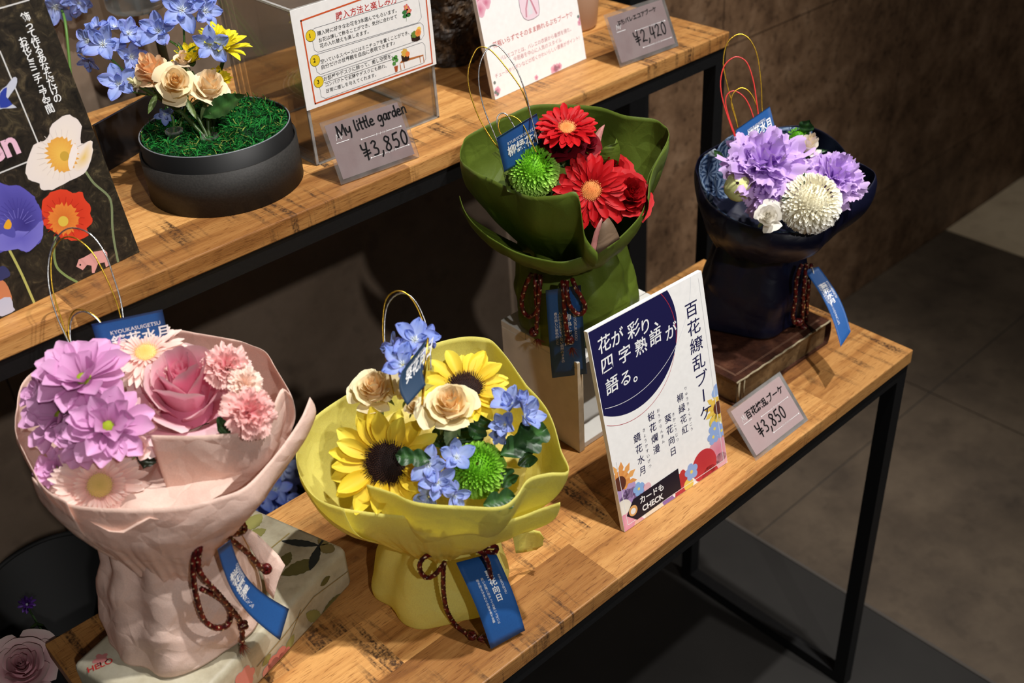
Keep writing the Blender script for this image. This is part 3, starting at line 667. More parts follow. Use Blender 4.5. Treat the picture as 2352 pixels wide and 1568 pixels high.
# little pictures: pink flower, mossy pot, plant and bench
for (x, y) in ((933, 17), (939, 25)): blob(b, m, *b.px(x, y), 0.003, srgb(214, 70, 110), 0.0006, 20, 5, 0.25, srgb(240, 190, 90))
line(m, mp, [b.px(934, 20), b.px(933, 49)], 0.0004, srgb(60, 90, 50))
for (x, y) in ((929, 28), (930, 37), (938, 34)): blob(b, m, *b.px(x, y), 0.0021, srgb(62, 124, 66), 0.0006, 12, 0, 0, None, 0, 1.5)
pxpoly(b, m, [(943, 80), (963, 76), (965, 90), (958, 95), (946, 95)], srgb(52, 34, 28), 0.0006); blob(b, m, *b.px(951, 79), .0035, srgb(110, 140, 62), .0007, 16, 5, .15); blob(b, m, *b.px(960, 75), .0038, srgb(244, 158, 74), .0008, 18, 6, .1, srgb(240, 120, 60)); blob(b, m, *b.px(962, 67), .0028, srgb(250, 210, 90), .0007)
pxpoly(b, m, [(905, 153), (914, 150), (913, 164), (908, 166)], srgb(176, 84, 46), 0.0006)
for (x, y) in ((905, 146), (911, 138), (904, 135), (909, 131)): blob(b, m, *b.px(x, y), .0022, srgb(86, 148, 70), .0007, 12)
line(m, mp, [b.px(909, 152), b.px(908, 132)], .0004, srgb(70, 120, 60))
pxpoly(b, m, [(917, 146), (923, 138), (972, 125), (973, 128)], srgb(188, 114, 56), 0.0005)
for (x, y) in ((919, 148), (927, 143), (964, 130), (972, 130)): line(m, b.layer(.0005), [b.px(x, y), b.px(x + 2, y + 13)], .0009, srgb(188, 114, 56))
pxpoly(b, m, [(921, 126), (939, 122), (940, 136), (934, 141), (924, 142)], srgb(52, 34, 28), 0.0006); blob(b, m, *b.px(929, 121), .004, srgb(222, 178, 80), .0007, 20, 7, .2); blob(b, m, *b.px(936, 124), .0028, srgb(244, 140, 70), .0008)
m.build('printed_artwork', M_PRINT, T, False)
m = MB(); row(b, m, mp, '購入方法と楽しみ方', (772, 46), (912, 4), None, None, 0.012, 0); m.build('lettering', M_REDINK, T, False)
m = MB()
for s, p0, p1 in (('購入時に好きなお花を3本選んでもらいます。', (729, 82), (911, 28)), ('お花は挿して飾ることができ、気分に合わせて', (733, 97), (912, 41)), ('花の入れ替えも楽しめます。', (735, 110), (847, 76)),
                  ('空いているスペースにはミニチュアを置くことができ、', (737, 146), (940, 78)), ('自分だけの世界観を自由に表現できます♪', (739, 159), (907, 102)),
                  ('お部屋やデスクに飾って、癒し空間を。', (744, 186), (902, 131)), ('コンパクトで玄関やデスクにも飾れ、', (748, 199), (888, 154)), ('日常に癒しを与えてくれます。', (750, 213), (864, 175))):
    row(b, m, mp, s, p0, p1, None, None, 0.006, 0)
for s, (x, y) in (('1', (711.5, 87)), ('2', (720, 144)), ('3', (729, 193))): put_text(m, b.layer(.0009), s, *b.px(x, y), .0058, .02)
line(m, mp, [b.px(745, 190), b.px(900, 137)], 0.0004)
m.build('lettering', M_INK, T, False)

# --- dark poster with printed poppies, left end of the upper table
pa = math.atan2(0.0163, 0.1350)
b = Board(-0.9430, 0.3883 - 0.2102 * math.tan(pa), UZ + 0.0004, pa, math.radians(10), 0.2118, 0.298, 0.004)
T = thing('poster_board', 'dark mossy poster board printed with poppies, standing at the upper table', 'poster', b.o)
def mat_moss():
    mm, nt, N, out = newmat('printed_moss'); tc = N('ShaderNodeTexCoord')
    n1 = N('ShaderNodeTexNoise', Scale=70.0, Detail=8.0, Roughness=0.75, Distortion=1.2); L(nt, tc.outputs['Object'], n1.inputs['Vector'])
    n2 = N('ShaderNodeTexNoise', Scale=16.0, Detail=2.0); L(nt, tc.outputs['Object'], n2.inputs['Vector'])
    r = ramp(N, [(0.35, srgb(18, 15, 13)), (0.55, srgb(46, 39, 32)), (0.68, srgb(92, 80, 62)), (0.8, srgb(128, 118, 100))]); L(nt, n1.outputs['Fac'], r.inputs[0])
    r2 = ramp(N, [(0.4, (0.8, 0.75, 0.72)), (0.6, (1, 1, 0.82))]); L(nt, n2.outputs['Fac'], r2.inputs[0])
    mu = N('ShaderNodeMix', data_type='RGBA', blend_type='MULTIPLY'); mu.inputs[0].default_value = 1; L(nt, r.outputs[0], mu.inputs[6]); L(nt, r2.outputs[0], mu.inputs[7])
    p = principled(N, 0.5, 0, 0.3); L(nt, mu.outputs[2], p.inputs['Base Color']); L(nt, p.outputs[0], out.inputs[0]); return mm
m = MB(); b.slab(m); m.build('board', mat_moss(), T, False)
m = MB(); GN = srgb(110, 116, 84); W1 = srgb(208, 206, 204)
for q in ([(0, 19), (66, 0)], [(0, 118), (88, 330)], [(88, 330), (62, 375)][:1] + [(88, 330)], [(62, 372), (-10, 401)]):
    if q[0] != q[1]: line(m, b.layer(.0005), [b.px(*p) for p in q], .0011, W1)
for q, c in (([(193, 388), (215, 420), (246, 447), (256, 470), (258, 520), (263, 560), (271, 600)], srgb(118, 128, 92)), ([(127, 545), (124, 580), (130, 612), (150, 632), (176, 647)], srgb(124, 140, 84)), ([(22, 575), (50, 630), (78, 694)], srgb(176, 172, 96))):
    line(m, b.layer(.0005), [(a.x, a.y) for a in spline([b.px(*p) for p in q], 5)], .0021, c)
WP = srgb(226, 214, 208); YC = srgb(232, 186, 84)
def rag(pts, k=3, amp=1.6):
    random.seed(len(pts)); q = spline(pts, k, True); return [(p.x + random.uniform(-amp, amp), p.y + random.uniform(-amp, amp)) for p in q]
pxpoly(b, m, rag([(152, 263), (120, 285), (108, 318), (78, 332), (58, 385), (66, 410), (90, 420), (96, 434), (120, 435), (160, 415), (190, 400), (206, 378), (213, 345), (208, 322), (186, 330), (187, 290), (172, 272)]), WP, .0007, srgb(236, 222, 206))
pxpoly(b, m, rag([(187, 345), (208, 322), (212, 350), (202, 378), (178, 392), (168, 380)], 3, .8), srgb(232, 216, 204), .0009, srgb(224, 190, 110))
blob(b, m, *b.px(142, 355), .0135, srgb(222, 160, 70), .001, 44, 21, .22, YC, 0, .95)
pxpoly(b, m, [(168, 330), (178, 345), (172, 372), (162, 392), (156, 370)], srgb(236, 224, 218), .0012, None, 3); blob(b, m, *b.px(148, 358), .004, srgb(196, 156, 60), .0013)
VP = srgb(88, 82, 170); VD = srgb(52, 44, 120)
pxpoly(b, m, rag([(-12, 430), (20, 427), (45, 427), (75, 447), (82, 462), (92, 475), (100, 496), (105, 500), (97, 510), (98, 540), (92, 556), (80, 565), (66, 578), (50, 576), (40, 572), (10, 575), (-12, 570)], 3, 1.2), VP, .0008, VD)
pxpoly(b, m, rag([(-12, 545), (10, 535), (40, 530), (70, 530), (97, 505), (98, 540), (88, 556), (66, 578), (40, 572), (0, 576)], 3, .8), srgb(118, 112, 196), .001, srgb(96, 90, 180))
pxpoly(b, m, [(0, 515), (30, 520), (34, 545), (12, 540), (0, 530)], srgb(80, 76, 160), .0011, None, 3)
pxpoly(b, m, [(8, 520), (18, 503), (26, 512), (24, 524), (14, 526)], srgb(224, 160, 40), .0013, None, 3)
RD = srgb(212, 62, 36)
pxpoly(b, m, rag([(95, 490), (98, 462), (108, 452), (120, 440), (145, 434), (165, 442), (188, 440), (192, 455), (206, 470), (208, 490), (213, 508), (200, 525), (203, 540), (180, 553), (155, 550), (138, 545), (125, 530), (108, 525), (98, 510)]), RD, .0008, srgb(190, 44, 26))
blob(b, m, *b.px(146, 503), .0125, srgb(222, 128, 52), .001, 44, 25, .2, srgb(200, 100, 40)); blob(b, m, *b.px(145, 508), .0045, srgb(214, 180, 70), .0012)
for cx_, cy_, r0_, r1_, n_, a0_, a1_, c in ((142, 355, 42, 58, 16, 1.2, 5.2, srgb(214, 200, 192)), (146, 500, 34, 48, 18, 0, 6.2, srgb(170, 36, 20)), (40, 500, 20, 46, 12, 3.3, 6.1, srgb(66, 58, 142)), (40, 520, 20, 42, 10, 3.3, 6.2, srgb(120, 112, 196))):
    for k in range(n_):
        a = a0_ + (a1_ - a0_) * k / n_; line(m, b.layer(.0011), [b.px(cx_ + math.cos(a) * q, cy_ + math.sin(a) * q) for q in (r0_, (r0_ + r1_) / 2, r1_)], .0004, c)
pxpoly(b, m, [(175, 612), (181, 595), (190, 592), (215, 578), (240, 574), (246, 580), (247, 595), (253, 607), (243, 614), (240, 602), (225, 605), (217, 628), (211, 627), (210, 610), (200, 608), (190, 620)], srgb(212, 152, 146), .0009); blob(b, m, *b.px(184, 608), .0009, srgb(30, 20, 20), .0011, 8)
pxpoly(b, m, [(0, 612), (12, 612), (22, 624), (22, 634), (10, 640), (0, 645), (-6, 630)], srgb(52, 54, 96), .0009, None, 2)
pxpoly(b, m, [(-4, 645), (12, 648), (24, 672), (27, 690), (14, 700), (-4, 700)], srgb(196, 122, 82), .00085, None, 2); pxpoly(b, m, [(-4, 690), (24, 682), (30, 705), (34, 712), (16, 722), (-4, 725)], srgb(186, 186, 204), .00095, None, 2)
pxpoly(b, m, [(0, 210), (14, 198), (30, 178), (39, 180), (36, 200), (18, 226), (26, 238), (38, 247), (8, 249), (-4, 248)], srgb(190, 192, 206), .0009, None, 2); pxpoly(b, m, [(0, 214), (16, 200), (14, 222), (28, 240), (0, 248)], srgb(44, 60, 150), .0011, None, 2)
m.build('printed_artwork', M_PRINT, T, False)
m = MB(); mp = b.layer(.0014)
def col_text(s, p0, p1, sz, bold):
    a = b.px(*p0); e = b.px(*p1); n = len(s)
    for i, ch in enumerate(s):
        u = lerp(a[0], e[0], i / (n - 1)); v = lerp(a[1], e[1], i / (n - 1)); put_text(m, mp, ch, u, v, sz, bold, 0, 1, math.radians(2), True)
col_text('飾って作るあなただけの', (54, 28), (127, 215), .0080, .012); col_text('お花とミニチュア空間', (48, 84), (110, 240), .0078, .012)
m.build('lettering', M_WHITEINK, T, False)
m = MB()
put_text(m, mp, 'en', *b.px(48, 348), .0285, .03, 0, 1.0, math.radians(1), False, align=2); m.build('lettering', mat_plain('pink_ink', srgb(226, 180, 200), .5), T, False)

# ------------------------------------------------------------------ flowers
def petal(mb, O, d, n, Lg, W, lift=0.2, curl=0.0, cup=0.0, base=(1, 1, 1), tip=(1, 1, 1), shape='oval', nu=7, nv=5, rip=0.0, ripf=3.0, r0=0.0, twist=0.0, edge=None, ph=0.0):
    """one petal leaving O along d (flower plane) with normal n; lift/curl bend it out of the plane"""
    s = n.cross(d).normalized(); rows = []; cols = []
    pos = O + d * r0; a = lift
    for i in range(nu):
        t = i / (nu - 1)
        if i: 
            a = lift + curl * t; pos = pos + (d * math.cos(a) + n * math.sin(a)) * (Lg / (nu - 1))
        if shape == 'oval': w_ = math.sin(PI * (0.12 + 0.86 * t)) ** 0.8 * (0.55 + 0.45 * t)
        elif shape == 'strap': w_ = min(1, 0.45 + 1.5 * t) * (1 - max(0, (t - 0.72) / 0.28) ** 2.4 * 0.78)
        elif shape == 'fan': w_ = 0.22 + 0.78 * smooth(t * 1.15)
        elif shape == 'spoon': w_ = (0.35 + 0.65 * smooth(t * 1.3)) * (1 - max(0, (t - 0.7) / 0.3) ** 2 * 0.85)
        else: w_ = math.sin(PI * min(0.999, 0.04 + 0.96 * t ** 0.8)) ** 0.9
        ln = -d * math.sin(a) + n * math.cos(a); row = []; cr = []
        ct, st = math.cos(twist * t), math.sin(twist * t); s2 = s * ct + ln * st; l2 = ln * ct - s * st
        for j in range(nv):
            k = 2 * j / (nv - 1) - 1
            h = cup * (k * k) * W * w_ + rip * t * math.sin(ripf * k * 3 + ph + t * 3)
            back = -abs(k) ** 2 * Lg * 0.10 * (1 if shape == 'fan' else 0) * (t ** 3)
            row.append(pos + s2 * (k * W * w_ * 0.5) + l2 * h + (d * math.cos(a) + n * math.sin(a)) * back)
            c = mix(base, tip, t ** .65)
            if edge: c = mix(c, edge, abs(k) ** 3 * t)
            cr.append(c)
        rows.append(row); cols.append(cr)
    mb.grid(rows, cols)
def dome(mb, O, n, R, H, c_mid, c_rim, seg=20, rings=5):
    u, v, w_ = frame(n)
    rows = []; cols = []
    for i in range(rings + 1):
        t = i / rings; row = []
        for j in range(seg):
            a = 2 * PI * j / seg; row.append(O + u * math.cos(a) * R * t + v * math.sin(a) * R * t + w_ * (H * (1 - t * t)))
        rows.append(row); cols.append([mix(c_mid, c_rim, t)] * seg)
    mb.grid(rows, cols, close_u=True)
def spike(mb, p, d, Lg, r, c1, c2):
    u, v, w_ = frame(d); k = [mb.add(p + u * math.cos(a) * r + v * math.sin(a) * r, c1) for a in (0, 2.1, 4.2)]; t = mb.add(p + d * Lg, c2)
    for i in range(3): mb.face(k[i], k[(i + 1) % 3], t)
def calyx(mb, O, n, r, h, c):
    u, v, w_ = frame(n)
    mb.lathe(O, [(r * 0.25, -h), (r * 0.8, -h * 0.55), (r, 0)], 10, c, n)
def gerbera(parent, P, n, R, cols, seed=1, n1=26, lift=0.18, disc=None, wide=1.0, curl=-0.25):
    random.seed(seed); u, v, w_ = frame(n); mb = MB()
    for ring, (cnt, rr, lf, z) in enumerate(((n1, 1.0, lift, 0.0), (n1 - 2, 0.84, lift + 0.10, R * 0.02), (n1 - 6, 0.42, lift + 0.45, R * 0.03))):
        for k in range(cnt):
            a = 2 * PI * (k + 0.5 * ring) / cnt + random.uniform(-.07, .07); d = u * math.cos(a) + v * math.sin(a)
            q = random.uniform(0.9, 1.04)
            petal(mb, P + w_ * z, d, w_, R * rr * q * 0.8, R * 0.235 * wide * (1 if ring < 2 else .5), lf + random.uniform(-.1, .12), curl + random.uniform(-.15, .12), random.uniform(.1, .3), cols[0], mix(cols[1], cols[2], random.random()), 'strap', 7, 4, 0, 3, R * 0.2, random.uniform(-.25, .25))
    calyx(mb, P, -w_ * -1.0, R * 0.26, R * 0.25, srgb(70, 96, 44))
    o = mb.build('gerbera', M_PETAL, parent)
    mb = MB(); dc = disc or (srgb(226, 160, 60), srgb(240, 196, 150), srgb(250, 226, 196))
    dome(mb, P + w_ * R * 0.05, w_, R * 0.26, R * 0.07, dc[0], dc[1])
    for k in range(150):
        rr = R * 0.34 * math.sqrt((k + 0.5) / 150); a = k * 2.39996; d = (w_ + (u * math.cos(a) + v * math.sin(a)) * 0.7 * rr / R * 2).normalized()
        spike(mb, P + u * math.cos(a) * rr * .82 + v * math.sin(a) * rr * .82 + w_ * R * 0.07, d, R * random.uniform(.05, .1), R * 0.014, dc[0], dc[2] if rr > R * .17 else dc[1])
    mb.build('flower_centre', M_SEED, o); return o
def sunflower(parent, P, n, R, seed=2):
    random.seed(seed); u, v, w_ = frame(n); mb = MB(); B, Tp, T2 = srgb(232, 184, 22), srgb(252, 226, 66), srgb(250, 236, 96)
    for ring, (cnt, rr, lf) in enumerate(((15, 1.0, 0.16), (13, 0.92, 0.36))):
        for k in range(cnt):
            a = 2 * PI * (k + .5 * ring) / cnt + random.uniform(-.12, .12); d = u * math.cos(a) + v * math.sin(a)
            petal(mb, P + w_ * (R * .03 * ring), d, w_, R * rr * random.uniform(.62, .74), R * random.uniform(.34, .46), lf + random.uniform(-.16, .2), random.uniform(-.55, .15), random.uniform(.1, .35), B, mix(Tp, T2, random.random()), 'oval', 8, 7, R * .012, 2.2, R * .28, random.uniform(-.3, .3), None, random.random() * 6)
    calyx(mb, P, w_, R * 0.34, R * 0.25, srgb(70, 96, 44))
    o = mb.build('sunflower', M_PETAL, parent); mb = MB()
    dk, d2, d3 = srgb(38, 22, 18), srgb(64, 36, 26), srgb(84, 48, 30)
    dome(mb, P + w_ * R * .04, w_, R * .37, R * .10, srgb(34, 24, 24), dk)
    for k in range(420):
        q = math.sqrt((k + .5) / 420); a = k * 2.39996; rd = u * math.cos(a) + v * math.sin(a); rr = R * .39 * q
        hh = R * .04 + R * .10 * (1 - (q * .95) ** 2)
        spike(mb, P + rd * rr + w_ * hh, (w_ + rd * (q * q * 1.3)).normalized(), R * (0.035 + 0.06 * q) * random.uniform(.7, 1.2), R * .013, dk, d3 if random.random() < .4 else d2)
    mb.build('flower_centre', M_SEED, o); return o
def rose(parent, P, n, R, inner, outer, edge=None, name='rose', seed=3, layers=22, open_=1.0, ruff=0.0, height=1.0, tipout=0.5, sep=True):
    """cupped petals wound round the axis, tight in the middle and flaring outwards"""
    random.seed(seed); u, v, w_ = frame(n); mb = MB()
    for k in range(layers):
        f = k / (layers - 1); a0 = k * 2.39996 + random.uniform(-.2, .2)
        rad = R * (0.10 + 0.62 * f ** 0.9 * open_); hgt = R * height * (0.82 - 0.42 * f * f) * random.uniform(.92, 1.08); span = lerp(1.5, 0.82, f)
        flare = R * (0.05 + 0.38 * f * f * open_) * random.uniform(.8, 1.2); z0 = R * (0.05 - 0.40 * f) * height
        nu, nv = 8, 11; rows = []; cols = []; ph = random.random() * 6
        for i in range(nu):
            t = i / (nu - 1); row = []; cr = []
            for j in range(nv):
                s = 2 * j / (nv - 1) - 1
                prof = rad * (0.45 + 0.55 * math.sin(min(1, t * 1.35) * PI / 2)) + flare * smooth((t - .55) / .45) ** 1.5
                tt = t * (1 - 0.20 * abs(s) ** 3)                      # rounded top edge
                an = a0 + s * span * (0.55 + 0.45 * math.sin(PI * min(.98, .25 + .62 * t)))
                zz = z0 + hgt * tt - R * tipout * 0.32 * f * smooth((t - .6) / .4)
                if ruff:
                    q = ruff * t * t; prof += R * q * math.sin(s * 9 + ph) * .8; zz += R * q * math.sin(s * 13 + ph * 2) * .7
                prof += R * .02 * math.sin(s * 4 + ph) * t
                row.append(P + (u * math.cos(an) + v * math.sin(an)) * prof + w_ * zz)
                c = mix(inner, outer, clamp(f * .85 + .2 * (t - .5)))
                if edge: c = mix(c, edge, smooth((t - .72) / .28) * (.35 + .65 * f))
                cr.append(c)
            rows.append(row); cols.append(cr)
        mb.grid(rows, cols)
    dome(mb, P - w_ * R * .12, w_, R * .42 * open_, R * .30 * height, inner, inner, 14, 4)
    for k in range(5):                                             # tight rolled heart
        a0 = k * 2.39996; rows = []; rr = R * (.035 + .022 * k)
        for i in range(5):
            t = i / 4; rows.append([P + (u * math.cos(a0 + (j - 4) * .42) + v * math.sin(a0 + (j - 4) * .42)) * rr * (.8 + .35 * t) + w_ * (R * height * (.18 + .56 * t - .02 * k)) for j in range(9)])
        mb.grid(rows, [[mix(inner, edge or outer, .35 * (i == 4))] * 9 for i in range(5)])
    o = mb.build(name, M_PETAL, parent)
    if sep:
        mb = MB(); calyx(mb, P - w_ * R * .42 * height, w_, R * .3, R * .25, srgb(96, 122, 70))
        for k in range(5):
            a = 2 * PI * k / 5; petal(mb, P - w_ * R * .44 * height, u * math.cos(a) + v * math.sin(a), w_, R * .75, R * .2, -.5, -.8, .2, srgb(96, 126, 74), srgb(128, 150, 96), 'point', 6, 3, 0, 3, R * .18)
        mb.build('sepals', M_LEAF, o)
    return o
def bud(parent, P, n, R, c1, c2, name):
    u, v, w_ = frame(n); mb = MB(); rows = []; cols = []
    for i in range(17):
        t = i / 16; z = R * (-.75 + 1.5 * t); r_ = R * (math.sin(PI * (.10 + .88 * t)) ** .75) * (.98 - .12 * t); row = []; cr = []
        for j in range(50):
            a = 2 * PI * j / 50 + 1.5 * t; q = ((5 * a / (2 * PI)) % 1.0)
            rr = r_ * (1 + .11 * (q - .5) * (.3 + .7 * t)); row.append(P + (u * math.cos(a) + v * math.sin(a)) * rr + w_ * (z + R * .06 * (q - .5) * t)); cr.append(mix(c1, c2, clamp(t * .9 + .3 * (q - .5))))
        rows.append(row); cols.append(cr)
    mb.grid(rows, cols, True); o = mb.build(name, M_WAXY, parent)
    mb = MB()
    for k in range(5): a = 2 * PI * k / 5; petal(mb, P - w_ * R * .7, u * math.cos(a) + v * math.sin(a), w_, R * .9, R * .22, .5, .5, .1, srgb(96, 136, 64), srgb(130, 160, 84), 'point', 6, 3, 0, 3, R * .35)
    mb.build('sepals', M_LEAF, o); return o
def frilly(parent, P, n, R, inner, outer, name, seed=4, count=26, frill=0.16, dens=1.0, flat=0.55):
    """carnation / lisianthus head: many fan petals with toothed, waved edges"""
    random.seed(seed); u, v, w_ = frame(n); mb = MB()
    for k in range(count):
        f = (k + .5) / count; a0 = k * 2.39996 + random.uniform(-.3, .3); d = u * math.cos(a0) + v * math.sin(a0)
        lift = lerp(1.42, flat - .35, f ** .8) + random.uniform(-.15, .15); Lg = R * lerp(.62, 1.0, f) * random.uniform(.9, 1.08); W = R * lerp(.55, 1.05, f) * dens
        nu, nv = 8, 33; s = w_.cross(d).normalized(); pos = P - w_ * R * (.15 + .12 * f) + d * R * .02; rows = []; cols = []; ph = random.random() * 6.28; fr = random.uniform(3.6, 5.4)
        for i in range(nu):
            t = i / (nu - 1); a = lift - .55 * t * t * (.4 + f)
            if i: pos = pos + (d * math.cos(a) + w_ * math.sin(a)) * (Lg / (nu - 1))
            ln = -d * math.sin(a) + w_ * math.cos(a); row = []; cr = []
            for j in range(nv):
                q = 2 * j / (nv - 1) - 1; amp = R * frill * t ** 2.2
                wv = amp * (math.sin(q * fr + ph) + .5 * math.sin(q * fr * 2.3 + ph * 2)); tooth = R * .035 * (t ** 6) * math.sin(j * 1.9 + k)
                ww = W * .5 * (.18 + .82 * smooth(t * 1.1)) * (1 - .0 * t)
                row.append(pos + s * (q * ww) + ln * (wv + .25 * ww * q * q) + (d * math.cos(a) + w_ * math.sin(a)) * (tooth - Lg * .14 * q * q * t * t))
                cr.append(mix(inner, outer, clamp(t * .7 + .35 * f + random.uniform(-.05, .05))))
            rows.append(row); cols.append(cr)
        mb.grid(rows, cols)
    return mb.build(name, M_PETAL, parent)
def pompon(parent, P, n, R, core, tip, name='pompon_chrysanthemum', seed=5, cnt=520, eye=None):
    random.seed(seed); u, v, w_ = frame(n); mb = MB()
    dome(mb, P - w_ * R * .15, w_, R * .82, R * .95, core, core, 18, 6)
    for k in range(cnt):
        zc = clamp(1 - 1.62 * (k + .5) / cnt + random.uniform(-.008, .008), -.65, .999); a = k * 2.39996 + random.uniform(-.09, .09); rr = math.sqrt(max(0, 1 - zc * zc)); rd = (u * math.cos(a) + v * math.sin(a)); o_ = rd * rr + w_ * zc
        open_ = smooth((1 - zc) / 1.1)
        out = (rd * zc - w_ * rr); d = (o_ * (1.15 - .55 * open_) + out * -0.0 + (out * (.15 + .55 * open_))).normalized()
        side = o_.cross(d); side = side.normalized() if side.length > 1e-4 else u
        nn = d.cross(side).normalized(); 
        if nn.dot(o_) < 0: nn = -nn
        Lg = R * lerp(.17, .28, open_) * random.uniform(.88, 1.1); W = R * lerp(.085, .165, open_); base = P + V((o_.x, o_.y, o_.z)) * R * .80 - w_ * R * .02
        cc = mix(core, tip, .25 + .75 * open_); rows = []; cols = []
        for i in range(4):
            t = i / 3; row = []; wd = W * (.55, .95, 1.0, .42)[i]; bend = Lg * (t + .0) ; inw = -nn * Lg * 0.0 + nn * (Lg * .22 * t * t)
            for j in range(4):
                q = 2 * j / 3 - 1; row.append(base + d * bend + inw + side * q * wd * .5 + nn * (abs(q) ** 2 * wd * .42))
            rows.append(row); cols.append([mix(mix(core, cc, .4), cc, t)] * 4)
        mb.grid(rows, cols)
    if eye: dome(mb, P + w_ * R * .83, w_, R * .06, R * .02, eye, eye, 8, 2)
    return mb.build(name, M_WAXY, parent)
def daisy(parent, P, n, R, base, tip, eye, name='spray_chrysanthemum', seed=6, n1=15, lift=.25, wide=.34):
    random.seed(seed); u, v, w_ = frame(n); mb = MB()
    for ring, (cnt, rr, lf) in enumerate(((n1, 1.0, lift), (n1 - 3, .85, lift + .35), (max(5, n1 - 7), .6, lift + .75))):
        for k in range(cnt):
            a = 2 * PI * (k + .4 * ring) / cnt + random.uniform(-.15, .15); d = u * math.cos(a) + v * math.sin(a)
            petal(mb, P + w_ * R * .02 * ring, d, w_, R * rr * random.uniform(.78, .92), R * wide * random.uniform(.85, 1.1), lf + random.uniform(-.2, .25), random.uniform(-.5, .3), random.uniform(.15, .45), base, mix(tip, tuple(min(1, c * 1.12) for c in tip), random.random()), 'spoon', 7, 5, 0, 3, R * .1, random.uniform(-.25, .25))
    calyx(mb, P, w_, R * .2, R * .22, srgb(80, 104, 54))
    o = mb.build(name, M_PETAL, parent); mb = MB(); dome(mb, P + w_ * R * .05, w_, R * .16, R * .07, eye, tuple(c * .8 for c in eye), 14, 3)
    mb.build('flower_centre', M_SEED, o); return o
def floret(parent, P, n, R, seed=1, pale=0.3, closed=0.0, name='delphinium_floret'):
    random.seed(seed * 13 + 5); u, v, w_ = frame(n, random.random() * 6); mb = MB()
    R = R * 1.2; blue, mid, white, purp = srgb(86, 122, 224), srgb(138, 166, 236), srgb(222, 230, 246), srgb(176, 140, 214)
    b0 = mix(mid, white, .55 + .3 * pale); t0 = mix(blue, mix(mid, white, .4), pale)
    for ring in (0, 1):
        for k in range(5 if ring == 0 else 3):
            a = 2 * PI * (k + .5 * ring) / (5 if ring == 0 else 3) + random.uniform(-.15, .15); d = u * math.cos(a) + v * math.sin(a); rr = R * (1 if ring == 0 else .6) * random.uniform(.9, 1.08)
            tipc = mix(t0, purp, random.uniform(0, .45))
            petal(mb, P + w_ * R * .05 * ring, d, w_, rr * .95, rr * .82, .28 + closed + .25 * ring + random.uniform(-.15, .25), random.uniform(-.6, .25), random.uniform(.05, .25), b0, t0, 'oval', 7, 7, R * .085, 2.2, R * .05, random.uniform(-.3, .3), tipc, random.random() * 6)
    o = mb.build(name, M_PETAL, parent); mb = MB()
    for k in range(14):
        a = k * 2.39996; q = R * .12 * math.sqrt(k / 14); d = (w_ + (u * math.cos(a) + v * math.sin(a)) * .6).normalized()
        spike(mb, P + w_ * R * .06 + (u * math.cos(a) + v * math.sin(a)) * q, d, R * random.uniform(.14, .26), R * .028, srgb(214, 220, 214), srgb(232, 236, 228) if k % 4 else srgb(70, 66, 60))
    mb.build('stamens', M_SEED, o); return o
def leaf(parent, P, d, n, Lg, W, c1=srgb(34, 66, 34), c2=srgb(52, 92, 44), lobes=0, curl=-.5, seed=1, name='leaf', lift=.2):
    random.seed(seed); mb = MB(); s = n.cross(d).normalized(); rows = []; cols = []; nu = 19; pos = V(P)
    for i in range(nu):
        t = i / (nu - 1); a = lift + curl * t
        if i: pos = pos + (d * math.cos(a) + n * math.sin(a)) * (Lg / (nu - 1))
        if lobes: w_ = math.sin(PI * min(.995, .05 + .95 * t)) ** .7 * (.52 + .48 * abs(math.sin(t * PI * lobes + .3))) 
        else: w_ = math.sin(PI * min(.995, .02 + .98 * t ** .85)) * (1 + .05 * (-1) ** i)
        ln = -d * math.sin(a) + n * math.cos(a); row = []; cr = []
        for j in range(7):
            q = 2 * j / 6 - 1; fwd = Lg * .12 * abs(q) * (1 if lobes else .3)
            row.append(pos + s * q * W * .5 * w_ + ln * (abs(q) * W * .12 + .04 * W * math.sin(i * 1.3 + j)) + d * fwd * w_)
            cr.append(mix(mix(c2, (c2[0] * 1.6, c2[1] * 1.5, c2[2] * 1.5), .5), mix(c1, c2, random.random() * .5), min(1, abs(q) * 2.2)))
        rows.append(row); cols.append(cr)
    mb.grid(rows, cols); return mb.build(name, M_LEAF, parent)
def stem(parent, pts, r, c=srgb(78, 112, 50), name='stem'):
    mb = MB(); mb.tube(spline(pts, 6), r, 8, None, c); return mb.build(name, M_LEAF, parent)

# ------------------------------------------------------------------ wrapping paper, cords, cards, wires
def resample(pts, n):
    P = spline(pts, 8); Ls = [0]
    for i in range(1, len(P)): Ls.append(Ls[-1] + (P[i] - P[i - 1]).length)
    out = []; k = 0
    for i in range(n):
        s = Ls[-1] * i / (n - 1)
        while k < len(Ls) - 2 and Ls[k + 1] < s: k += 1
        f = (s - Ls[k]) / max(1e-9, Ls[k + 1] - Ls[k]); out.append(P[k].lerp(P[k + 1], clamp(f)))
    return out
_rd = random.Random(11)
FOLD = [(V((_rd.gauss(0, 1), _rd.gauss(0, 1), _rd.gauss(0, .8))).normalized(), _rd.uniform(.7, 1.7), _rd.random() * 6) for k in range(7)]
def crumple(p, seed, amp, freq):
    """sharp-creased facets: the sum of a few folded (triangle-wave) planes"""
    r = 0; q = p + V((noise.noise(p * 14 + V((seed, 0, 0))), noise.noise(p * 14 + V((0, seed, 5))), noise.noise(p * 14 + V((3, 0, seed))))) * .018
    for k, (d, f, ph) in enumerate(FOLD[seed % 5:seed % 5 + 3]):
        x = q.dot(d) * freq * f + ph + seed * 1.37 * (k + 1); x = x % 2.0; r += (abs(x - 1.0) - .5) / f
    r = r / 1.7 + .06 * noise.noise(p * freq * 2.4 + V((seed, seed, 0)))
    return r * amp
